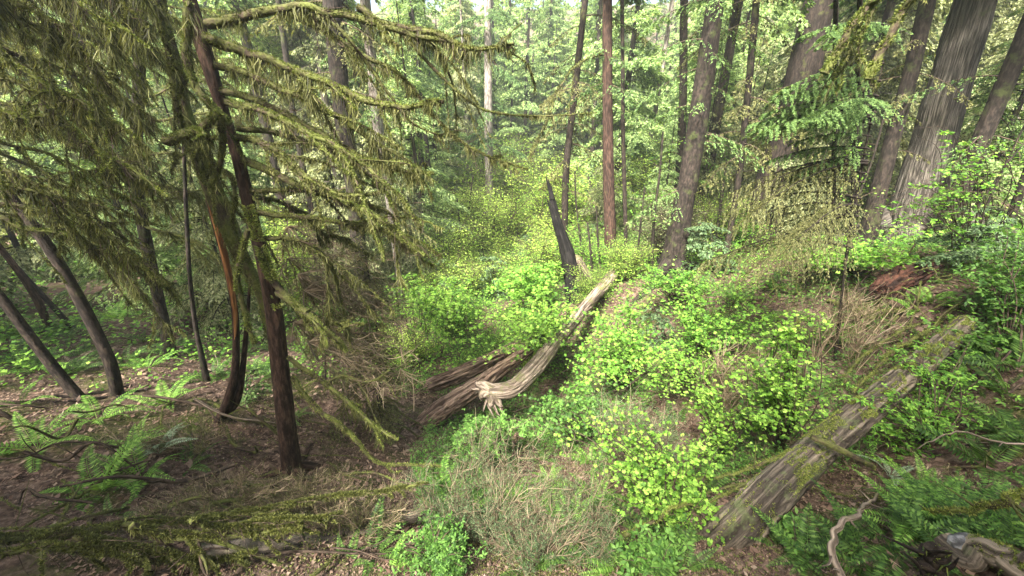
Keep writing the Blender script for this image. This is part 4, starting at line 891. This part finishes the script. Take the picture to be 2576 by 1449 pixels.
# ================================================================== NEAR SHRUBS
rng = np.random.default_rng(31)
SH = [ # label, base px, [(u,v,dYfrac,ru,rv,dY,n)], nleaf, leaf, mat, tpl, name
 ("vine maple with yellow-green round leaves in the lower centre", (1680,1330), [(1600,1150,3.6,130,60,.3,14),(1660,1230,3.4,130,70,.3,16),(1590,1060,4.0,120,40,.3,11),(1770,1130,3.8,80,80,.3,10),(1450,1070,4.2,110,36,.3,10)], 3300, 0.054, "yellow", 0),
 ("vine maple with upright sprays of yellow-green leaves before the dark hollow", (1960,1140), [(1990,780,4.6,60,60,.25,10),(1960,850,4.5,70,50,.25,9),(1900,930,4.4,90,50,.25,10),(1990,960,4.3,80,50,.25,8),(1840,1010,4.4,90,60,.25,8)], 3400, 0.057, "yellow", 0),
 ("airy green sprays over the dark hollow right of the fallen log", (1720,960), [(1720,930,6.4,110,50,.5,16),(1600,1000,5.6,100,50,.4,14),(1850,960,5.6,80,40,.4,10)], 2200, .055, "bright", 0),
 ("low vine maple sprays left of the upright maple", (1820,1150), [(1730,1000,4.8,90,50,.3,10),(1850,1080,4.4,70,60,.3,8),(1690,1180,4.2,60,60,.3,6)], 1300, 0.053, "yellow", 0),
 ("leafy green shrub spilling over the middle of the fallen log", (1400,900), [(1330,830,8.0,110,50,.5,16),(1370,790,9.2,60,40,.5,8),(1240,890,7.4,90,45,.4,12),(1290,800,8.8,110,40,.6,12)], 4200, .085, "yellow", 1),
 ("leafy green shrub right of the fallen log", (1580,960), [(1490,880,7.4,70,80,.5,14),(1590,880,7.2,90,90,.5,18),(1560,800,8.0,90,50,.5,12),(1450,960,6.6,70,40,.4,8)], 3400, .08, "bright", 1),
 ("dense green shrub hiding the foot of the thick ridged trunk", (1700,760), [(1660,700,10.2,90,30,.5,16),(1740,715,9.8,80,30,.5,14),(1800,740,9.0,80,40,.5,12),(1600,740,9.6,60,40,.5,10)], 3600, .07, "bright", 1),
 ("green plants over the bottom centre slope", (1100,1420), [(1090,1340,2.9,70,40,.2,9),(1160,1400,2.6,80,30,.2,8),(1000,1400,2.7,60,30,.15,6)], 700, .045, "green", 2),
 ("loose green shrub on the bank above the dark hollow", (1760,900), [(1760,780,8.0,130,60,.6,22),(1670,735,9.4,90,40,.6,14),(1830,860,7,100,60,.5,18),(1700,860,7.4,80,60,.5,14),(1900,790,7.4,80,50,.5,12)], 3400, .072, "bright", 1),
 ("salmonberry with fresh three-part leaves over the mossy log", (2330,1130), [(2280,960,4.6,110,60,.3,14),(2180,1040,4.2,110,50,.3,14),(2350,880,5.0,110,50,.3,12),(2400,1000,4.4,80,80,.3,10),(2270,1120,4.1,90,50,.25,7)], 1700, .06, "bright", 2),
 ("leafy shrub in front of the grey cedar", (2440,650), [(2330,470,6.9,60,60,.3,10),(2270,540,6.8,90,50,.3,12),(2380,400,7.0,50,50,.3,7),(2220,590,6.8,60,40,.3,8),(2330,330,7,40,30,.3,4)], 1300, .065, "bright", 1),
 ("green leafy shrub along the right edge below the leaning trunks", (2530,900), [(2500,680,6.4,80,60,.4,12),(2550,760,6,60,80,.4,12),(2470,860,5.4,80,40,.4,10),(2560,590,7,50,50,.4,8)], 3000, .085, "green", 2),
 ("bright leaves around the foot of the grey cedar", (2150,700), [(2120,640,9,110,40,.5,12),(2220,660,8,90,30,.5,10),(2030,620,10,90,60,.5,12)], 2200, .09, "bright", 1),
 ("low pale green plant with broad leaves in the bottom centre", (1660,1440), [(1650,1370,2.9,60,50,.15,10),(1620,1420,2.7,70,30,.15,8)], 420, .075, "green", 2),
 ("low plant with broad leaves left of the curved bare stick", (2000,1400), [(1990,1330,2.9,60,40,.15,10)], 260, .075, "green", 2),
 ("small green plants beneath the end of the rotten log", (1200,1150), [(1180,1090,5.0,80,30,.3,10),(1290,1080,5.0,70,30,.3,10),(1240,1130,4.6,100,30,.3,10)], 1100, .07, "green", 2),
 ("green shrub low in the gully below the fallen log", (1450,1120), [(1400,1040,5.4,110,40,.4,12),(1330,1020,5.8,60,30,.3,8),(1520,1000,5.6,70,40,.4,9)], 1500, .065, "green", 1),
 ("bright shrub in the valley just left of the charred snag", (1330,760), [(1300,740,13,130,30,1,20),(1370,690,14,80,40,1,14)], 2600, .13, "bright", 1),
 ("pale yellow-green shrub over the left side of the gully", (1130,840), [(1120,760,10,120,50,1,20),(1170,830,8.5,100,50,.8,18),(1080,830,8.5,60,50,.8,12)], 4200, .09, "yellow", 1),
 ("sparse maple twigs over the brown twiggy mass", (1050,900), [(1010,740,8,70,60,.6,12),(1090,720,10,70,50,.8,10)], 1500, .075, "yellow", 1),
 ("small vine maple sprig at the foot of the mossy log", (1830,1330), [(1800,1310,3.2,30,20,.1,5)], 90, .055, "yellow", 0),
]
for i, (lab, bp, regs, nl, lf, mt, tp) in enumerate(SH):
    ends = []
    for (u, v, Y, ru, rv, dY, n) in regs: ends += pball(u, v, Y*.93, ru, rv, dY, n, rng)
    shrub("shrub", lab, "shrub", hit(*bp), ends, rng, nl, lf, mt, tp, stem_r=.010, spread=.2 if lf < .08 else .32, parts=("stem", "foliage"))
# dry twig bushes
TB = [
 ("tangle of fine dry tan twigs across the lower left", (620,1330), [(560,1240,3.2,200,50,.4,46),(760,1230,3.4,190,55,.4,46),(900,1260,3.2,160,60,.4,34),(420,1300,2.8,150,40,.3,22)], "dead", .0036, "olive", .012, 4),
 ("grey-green twiggy bush in the bottom centre", (1300,1440), [(1250,1250,3.4,210,80,.45,50),(1360,1340,2.9,200,70,.4,38),(1110,1230,3.6,130,70,.4,30),(1450,1190,3.8,130,80,.45,28),(1230,1110,4.4,170,40,.45,26),(1500,1330,3.0,110,60,.3,16)], "dead", .003, "hemblue", .0115, 6),
 ("bare brown twigs rising through the grey-green bush in the bottom centre", (1330,1440), [(1200,1260,3.2,180,60,.4,7),(1380,1350,2.8,170,60,.4,7),(1180,1190,3.6,100,40,.3,4),(1460,1230,3.4,110,60,.4,6)], "dead", .0042, "hemblue", .013, 3),
 ("brown twiggy mass under the mossy limb tips", (950,1120), [(800,720,6.2,110,90,.6,20),(900,680,6.8,150,80,.7,20),(960,800,6.0,110,60,.6,34),(1000,930,5.4,80,70,.5,26),(860,880,6.0,90,60,.5,24),(900,760,6.2,130,40,.5,26),(800,640,7,120,50,.6,22)], "dead", .0065, "olive", .026, 3),
 ("brown twigs on the bank above the maple sprays", (1900,1000), [(1850,900,6,110,50,.5,26),(1960,1010,5,90,40,.4,18)], "dead", .0055, "olive", .02, 2),
 ("dry twigs beside the young hemlock right of the fallen log", (1620,1130), [(1650,1060,4.8,80,40,.4,24),(1560,1020,5,80,30,.4,18)], "dead", .0035, "hemblue", .02, 6),
 ("red-brown twigs under the rotten stump", (2250,770), [(2220,760,6.2,60,16,.3,12),(2110,735,6.8,80,16,.3,14)], "dead", .0045, "olive", .02, 2),
 ("fine dead twigs at the bottom right between ferns", (2300,1330), [(2250,1330,3,90,60,.3,18),(2420,1230,3.2,100,60,.3,18)], "dead", .003, "olive", .014, 1),
 ("thin twigs over the brown slope left of the split stem", (420,1110), [(300,1110,4.2,160,40,.4,18),(480,1080,4.4,120,40,.4,18)], "dead", .004, "moss", .016, 3),
]
for i, (lab, bp, regs, mt, tw, lmt, lf, lper) in enumerate(TB):
    b0 = hit(*bp); root = thing("twiggy_bush", lab, "bush", tuple(b0)); a, f = Acc(), Acc()
    for (u, v, Y, ru, rv, dY, n) in regs:
        c = P(u, v, Y*.93); k = depth(c)/FPX; bb = b0*.35+c*.65; bb[2] = min(bb[2], gz(bb[0], bb[1])+.25) if np.hypot(*(bb-c)[:2]) < 3 else bb[2]
        g = c.copy(); g[2] = gz(c[0], c[1]); g = np.array([g[0], g[1], max(g[2], c[2]-1.6)])
        if 'limb tips' in lab: g = P(700+.25*(u-700), v-70, Y*.9)
        twigs(a, g, c, (ru*k, dY, rv*k), n, rng, tw, 2, .3, f, lf, lper)
    a.build("twigs", M[mt], root, tuple(b0)); f.build("foliage", M[lmt], root, tuple(b0))
print("shrubs", round(time.time()-T0, 1))
# ================================================================== FERNS
rng = np.random.default_rng(77)
FN = [(95,1130,1.15,"fernlight",9),(400,1140,.8,"fernpale",7),(360,1210,1.0,"fernlight",8),(250,1240,1.05,"fernlight",9),(345,1130,.8,"fernlight",7),(280,1310,.6,"fern",6),(50,1020,.7,"fernlight",5),(245,1060,.9,"fernlight",9),
 (370,930,1.0,"fernlight",10),(360,860,1.0,"fern",10),(460,880,1.0,"fern",10),(420,1020,1.1,"fernlight",11),(540,950,1.0,"fern",10),(640,940,1.0,"fern",10),(740,1060,.7,"fern",7),(230,830,1.1,"fern",10),(90,880,1.0,"fern",10),(20,830,1.1,"fern",10),
 (170,860,1,"fern",9),(300,800,1.1,"fernlight",10),(470,1180,.8,"fern",8),(560,820,1.1,"fernlight",10),(620,860,1.1,"fern",9),
 (1230,1060,1.3,"fernlight",12),(1160,1280,.9,"fernlight",9),(1060,1230,.8,"fernlight",7),(935,1400,.8,"fern",9),(980,1440,.7,"fernlight",8),(1090,1420,.6,"fernlight",7),(870,1430,.6,"fern",8),
 (1560,1440,.9,"fernlight",9),(1480,1440,.8,"fern",8),(1720,1440,.9,"fern",9),(1330,1440,.8,"fern",9),
 (2340,1300,.8,"fernlight",8),(2180,1420,1.0,"fern",10),(2030,1420,1.0,"fern",10),(1960,1380,.8,"fern",9),(2260,1390,1.0,"fern",11),(2480,1340,1.2,"fern",10),(2550,1400,1.2,"fern",10),(2400,1420,.9,"fern",9),(2120,1400,.8,"fern",8),
 (2480,1180,1.1,"fern",10),(2560,1120,1.2,"fern",11),(2540,1000,1.3,"fern",12),(2560,930,1.3,"fern",12),(2330,1240,.8,"fernlight",8),(2240,1200,.8,"fernpale",5),(2000,1210,.6,"fern",6),
 (2060,980,.9,"fern",9),(1990,1050,1,"fern",10),(2060,870,1,"fern",9),(2270,820,1,"fern",9),(2300,790,.9,"fernlight",8),(2420,900,1.1,"fern",9),
 (1600,980,1.1,"fern",11),(1650,950,1.0,"fernlight",10),(1700,1080,1,"fern",9),(1480,1000,1,"fern",9),(1760,930,1,"fern",9),(1330,1110,1,"fern",10),(1880,1060,1,"fern",9),(1560,1060,.9,"fern",9),
 (2450,640,1.2,"fern",10),(2520,640,1.2,"fernpale",6),(2380,660,1.1,"fern",9),(2560,660,1.3,"fern",10),(1850,760,1.2,"fern",10),(1950,740,1.2,"fern",10),(1780,820,1.1,"fern",10)]
for (u, v, s_, kd, nf) in FN: fern(hit(u, v)+np.array([0, 0, -.02]), s_*rng.uniform(.8, 1.0), kd, rng, nf)
for (u, v, s_) in [(1180,1330,.75),(1290,1290,.7),(1430,1350,.8),(1120,1250,.7),(1380,1240,.7),(1500,1290,.7)]: fern(hit(u, v)+np.array([0, 0, .22]), s_, 'fernlight', rng, 9)
for (u, v) in [(rng.uniform(0, 760), rng.uniform(790, 960)) for _ in range(26)] + [(rng.uniform(1250, 2560), rng.uniform(880, 1440)) for _ in range(44)] + [(rng.uniform(1750, 2560), rng.uniform(690, 880)) for _ in range(16)]:
    if abs((v-1322)-(u-1862)*(815-1322)/(2430-1862)) < 120 and u > 1830: continue
    fern(hit(u, v), rng.uniform(.5, 1.0), "fern" if rng.uniform() < .75 else "fernlight", rng)
for (u, v) in [(rng.uniform(1750, 2560), rng.uniform(900, 1440)) for _ in range(16)] + [(rng.uniform(0, 700), rng.uniform(860, 1250)) for _ in range(6)] + [(rng.uniform(1100, 1700), rng.uniform(1180, 1440)) for _ in range(6)]:
    fern(hit(u, v), rng.uniform(.45, .8), 'dead', rng, 6, upright=-.3)
print("ferns", round(time.time()-T0, 1))
# ================================================================== STICKS ON THE GROUND
rng = np.random.default_rng(88)
for i in range(150):
    if i < 34 or i >= 120: u, v = rng.uniform(0, 1000), rng.uniform(950, 1440)
    elif i < 60: u, v = rng.uniform(1700, 2560), rng.uniform(720, 1440)
    elif i < 70: u, v = rng.uniform(1000, 1700), rng.uniform(1050, 1440)
    else: u, v = rng.uniform(1720, 2560), rng.uniform(690, 960)
    p0 = hit(u, v); an = rng.normal(.15, .6)+(math.pi if rng.uniform() < .5 else 0); L = rng.uniform(.4, 1.5); q = []
    for t in (0, .33, .66, 1):
        x, y = p0[0]+math.cos(an)*L*t+rng.normal()*.05, p0[1]+math.sin(an)*L*t+rng.normal()*.05; q.append(np.array([x, y, gz(x, y)+.04+.05*math.sin(t*3)+rng.uniform(0, .06 if i < 70 else .4)]))
    ms = rng.uniform() < .75; r0 = rng.uniform(.006, .02)*(1.5 if i >= 120 else 1); root = thing("fallen_stick", mklabel("mossy crooked stick" if ms else "bare brown stick", p0, ("long", "") if L > 1 else ("short", "")), "stick", tuple(p0), "sticks lying on the slope")
    a = Acc(); C, R = addtube(a, q, [r0, r0*.9, r0*.7, r0*.4], 6, 20, disp=bark(.1, 4, .2, i)); kk = rng.integers(6, 14); d = unit(C[kk+1]-C[kk]); d = unit(d+rdir(rng, 1)[0]*.9+[0, 0, .4]); addtube(a, [C[kk], C[kk]+d*L*.18, C[kk]+d*L*.3+rdir(rng, 1)[0]*.05], [r0*.5, r0*.4, r0*.2], 5, 8)
    a.build("wood", M["limb" if ms else "deadwood" if rng.uniform() < .2 else "twig"], root, tuple(p0), True)
    if ms: g = Acc(); tufts(g, C, R, int(420*L), .016, rng, .5); g.build("moss", M["mossbright" if rng.uniform() < .5 else "moss"], root, tuple(p0))
# stones
for i, (u, v, s_) in enumerate([(2362,1368,.06),(2408,1405,.10)]):
    p = hit(u, v)+np.array([0, 0, .17]); t = np.linspace(0, math.pi, 15); a = Acc()
    addtube(a, [p+np.array([s_*(-1.3+2.6*k/8), .3*s_*(k/8), 0]) for k in range(9)], [s_*max(math.sin(math.pi*(k+.4)/8.8), .1)**.5*.75 for k in range(9)], 20, 26, disp=lambda th, L, i=i: .3*vnoise(np.cos(th)*1.5+i, np.sin(th)*1.5, L*9)+.14*vnoise(np.cos(th)*4+i, np.sin(th)*4, L*30))
    o = a.build("stone", M["stone"], None, tuple(p), True); o["label"] = ["small pale stone, left of two at the bottom right", "larger smooth grey stone, right of two at the bottom right"][i]; o["category"] = "stone"
# ================================================================== BACKGROUND WOOD
protos = [conifer("background_conifer", 22, 3.8, .06, 200, .16, 78, 101, "hemfar_lit", "barkdark", .26, .42),
          conifer("background_conifer", 26, 3.4, .18, 180, .16, 78, 102, "hemfar_lit", "bark", .24, .5, hangf=.4),
          conifer("background_conifer", 19, 4.0, .03, 180, .155, 80, 103, "hemfar_lit", "barkdark", .22, .35),
          conifer("background_conifer", 24, 3.0, .10, 160, .15, 80, 104, "olivefar_lit", "pale", .2, .55, hangf=.6),
          conifer("background_conifer", 12, 3.0, .02, 150, .10, 140, 105, "hemfar_lit", "barkdark", .12, .4),
          conifer("background_conifer", 11, 2.6, .02, 140, .10, 140, 106, "olivefar_lit", "bark", .10, .5, hangf=.6)]
protos.append(conifer("background_conifer", 27, 2.3, .34, 110, .15, 80, 107, "hemfar_lit", "barkdark", .20, .5, hangf=.4))
KIND = ["broad pale green conifer", "tall drooping conifer", "dense green conifer", "thin olive mossy conifer", "young dark hemlock", "young mossy olive hemlock", "tall dark pole-like conifer"]
rng = np.random.default_rng(202); used = [False]*7; cnt = 0
spots = []
def far_ok(x, y, dmin):
    return all((x-a)**2+(y-b)**2 > dmin**2 for a, b in spots)
def place(k, x, y, s):
    global cnt
    loc = (x, y, gz(x, y)-.2); p = np.array(loc)+np.array([0, 0, 5*s]); lab = mklabel(KIND[k], p, ("", "far")); gr = "conifers in the far wood"
    if not used[k]:
        used[k] = True; o = protos[k]; o.location = loc; o.scale = (s,)*3; o.rotation_euler.z = rng.uniform(0, 6.28); o["label"] = lab; o["group"] = gr
    else: dup(protos[k], loc, rng.uniform(0, 6.28), s, lab, gr)
    spots.append((x, y)); cnt += 1
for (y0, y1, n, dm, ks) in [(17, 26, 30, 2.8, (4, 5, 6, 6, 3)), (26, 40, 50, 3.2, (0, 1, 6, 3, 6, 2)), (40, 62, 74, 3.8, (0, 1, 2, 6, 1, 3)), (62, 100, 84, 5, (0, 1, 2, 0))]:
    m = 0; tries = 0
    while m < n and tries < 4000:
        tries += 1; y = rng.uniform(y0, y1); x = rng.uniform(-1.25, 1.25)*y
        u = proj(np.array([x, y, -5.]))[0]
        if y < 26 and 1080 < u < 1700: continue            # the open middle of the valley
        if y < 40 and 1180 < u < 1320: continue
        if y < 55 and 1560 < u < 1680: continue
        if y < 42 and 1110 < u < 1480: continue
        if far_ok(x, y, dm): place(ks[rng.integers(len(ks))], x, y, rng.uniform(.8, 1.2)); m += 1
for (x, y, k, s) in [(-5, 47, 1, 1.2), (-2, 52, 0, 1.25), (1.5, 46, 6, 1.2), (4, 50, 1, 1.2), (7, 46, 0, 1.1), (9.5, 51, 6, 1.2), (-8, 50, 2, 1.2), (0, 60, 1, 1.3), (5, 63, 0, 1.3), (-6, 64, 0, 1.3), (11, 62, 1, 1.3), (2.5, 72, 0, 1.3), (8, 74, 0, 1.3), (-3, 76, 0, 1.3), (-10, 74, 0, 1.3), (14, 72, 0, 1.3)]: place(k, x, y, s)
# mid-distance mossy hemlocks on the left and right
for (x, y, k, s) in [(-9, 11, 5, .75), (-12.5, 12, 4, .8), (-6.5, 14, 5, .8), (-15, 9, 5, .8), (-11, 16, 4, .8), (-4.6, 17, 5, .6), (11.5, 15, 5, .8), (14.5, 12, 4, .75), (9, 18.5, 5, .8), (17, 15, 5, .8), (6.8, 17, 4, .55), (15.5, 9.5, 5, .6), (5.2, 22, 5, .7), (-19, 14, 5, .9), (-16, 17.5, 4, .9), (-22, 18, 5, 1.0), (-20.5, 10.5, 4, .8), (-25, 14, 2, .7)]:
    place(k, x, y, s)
# unseen trees added beside and behind the viewer, whose crowns shade the bank
for (x, y, k, s) in [(-7.5, -2.5, 2, .8), (8.5, -3, 0, .8), (1, -7, 1, .9), (-13, 4, 2, .8), (13, 3.5, 0, .8), (-4, -9, 2, 1.0), (6.5, -8, 0, 1.0), (-11, -8, 0, 1.0), (12, -8, 2, 1.0), (-6, -15, 1, 1.1), (3, -15, 0, 1.1), (-16, -3, 0, 1.0), (-14, -14, 2, 1.1), (17, -2, 2, .9), (10, -16, 1, 1.1), (-20, 3, 0, 1.0), (-22, -8, 1, 1.1)]: place(k, x, y, s)
print("conifers", cnt, round(time.time()-T0, 1))
# deciduous understory
def under(seed, mat, n, leaf, h, sp):
    rng = np.random.default_rng(seed); ends = [np.array([math.cos(t)*sp*q, math.sin(t)*sp*q, h*rng.uniform(.35, 1)]) for t, q in zip(rng.uniform(0, 6.28, 26), rng.uniform(.1, 1, 26)**.6)]
    return shrub("understory_shrub", "", "shrub", (0, 0, 0), ends, rng, n, leaf, mat, 3, stem_r=.025, spread=.75, parts=("stem", "foliage"), arch=.2, start=.3, layered=.3)
up = [under(1, "glow", 8200, .095, 3.2, 2.0), under(2, "bright", 8200, .095, 2.6, 1.9), under(3, "glow", 9000, .10, 4.6, 2.2), under(4, "bright", 6500, .09, 1.8, 1.7), under(5, "olivefar_lit", 6500, .085, 3.0, 1.6)]
UK = ["yellow-green vine maple", "bright green leafy shrub", "tall yellow-green maple", "low bright green shrub", "olive mossy shrub"]
usd = [False]*5; rng = np.random.default_rng(303); m = 0; us = []
while m < 185:
    y = 9.5*(60/9.5)**rng.uniform(0, 1); x = rng.uniform(-.95, .95)*y; u, v = proj(np.array([x, y, gz(x, y)]))
    if y < 12 and not (1000 < u < 1350): continue
    if y < 18 and (u > 1900 or u < 500): continue
    if any((x-a)**2+(y-b)**2 < (.045*y+.3)**2*2 for a, b in us): continue
    k = int(rng.choice(5, p=[.28, .26, .14, .22, .10])) if y > 14 else int(rng.choice([1, 3, 0])); s = rng.uniform(.5, 1.0)*(.6 if y < 14 else 1)
    loc = (x, y, gz(x, y)-.1); lab = mklabel(UK[k], np.array(loc)+[0, 0, 1], ("", "far", "small")); gr = "shrubs on the valley floor"
    if not usd[k]: usd[k] = True; o = up[k]; o.location = loc; o.scale = (s,)*3; o["label"] = lab; o["group"] = gr
    else: dup(up[k], loc, rng.uniform(0, 6.28), s, lab, gr)
    us.append((x, y)); m += 1
for m in range(46):
    u = rng.uniform(1060, 1640); y = rng.uniform(24, 84); x = (u-1288)/FPX*y*1.0; s = rng.uniform(.8, 1.5)*(1+y/90); loc = (x, y, gz(x, y)-.1)
    k = int(rng.choice([0, 2, 0, 1])); dup(up[k], loc, rng.uniform(0, 6.28), s, mklabel(UK[k] + " in the far hollow", np.array(loc)+[0, 0, 1.5], ("", "small")), "shrubs filling the far hollow"); us.append((x, y))
m = 0
while m < 9:
    y = rng.uniform(24, 75); x = rng.uniform(-.95, .95)*y; u, v = proj(np.array([x, y, gz(x, y)]))
    if any((x-a)**2+(y-b)**2 < 9 for a, b in us): continue
    k = [0, 1, 2, 2, 1][rng.integers(5)]; s = rng.uniform(1.6, 3.2); loc = (x, y, gz(x, y)-.2)
    dup(up[k], loc, rng.uniform(0, 6.28), (s, s, s*rng.uniform(1.1, 1.8)), mklabel("tall bright " + ("yellow-green maple" if k != 1 else "green broadleaf tree"), np.array(loc)+[0, 0, 4], ("", "far")), "broadleaf trees in the far wood"); us.append((x, y)); m += 1
print("understory", round(time.time()-T0, 1))
# ================================================================== HAZE
HAZE = 0.0018
if HAZE > 0:
    m_, t_, out_ = newmat("haze_air"); pv = N_(t_, "ShaderNodeVolumePrincipled"); pv.inputs["Density"].default_value = HAZE; pv.inputs["Color"].default_value = (.93, 1, .93, 1); pv.inputs["Anisotropy"].default_value = .35
    t_.links.new(pv.outputs[0], out_.inputs["Volume"])
    x0, x1, y0, y1, z0, z1 = -180, 180, -180, 185, -16, 75
    V = [(x, y, z) for z in (z0, z1) for x, y in ((x0, y0), (x1, y0), (x1, y1), (x0, y1))]
    o = Acc().add(V, [(0, 3, 2, 1), (4, 5, 6, 7), (0, 1, 5, 4), (1, 2, 6, 5), (2, 3, 7, 6), (3, 0, 4, 7)]).build("haze", m_); o["kind"] = "stuff"
print("done", round(time.time()-T0, 1), "objects", len(SC.objects), "verts", sum(len(m.vertices) for m in bpy.data.meshes)//1000, "k")
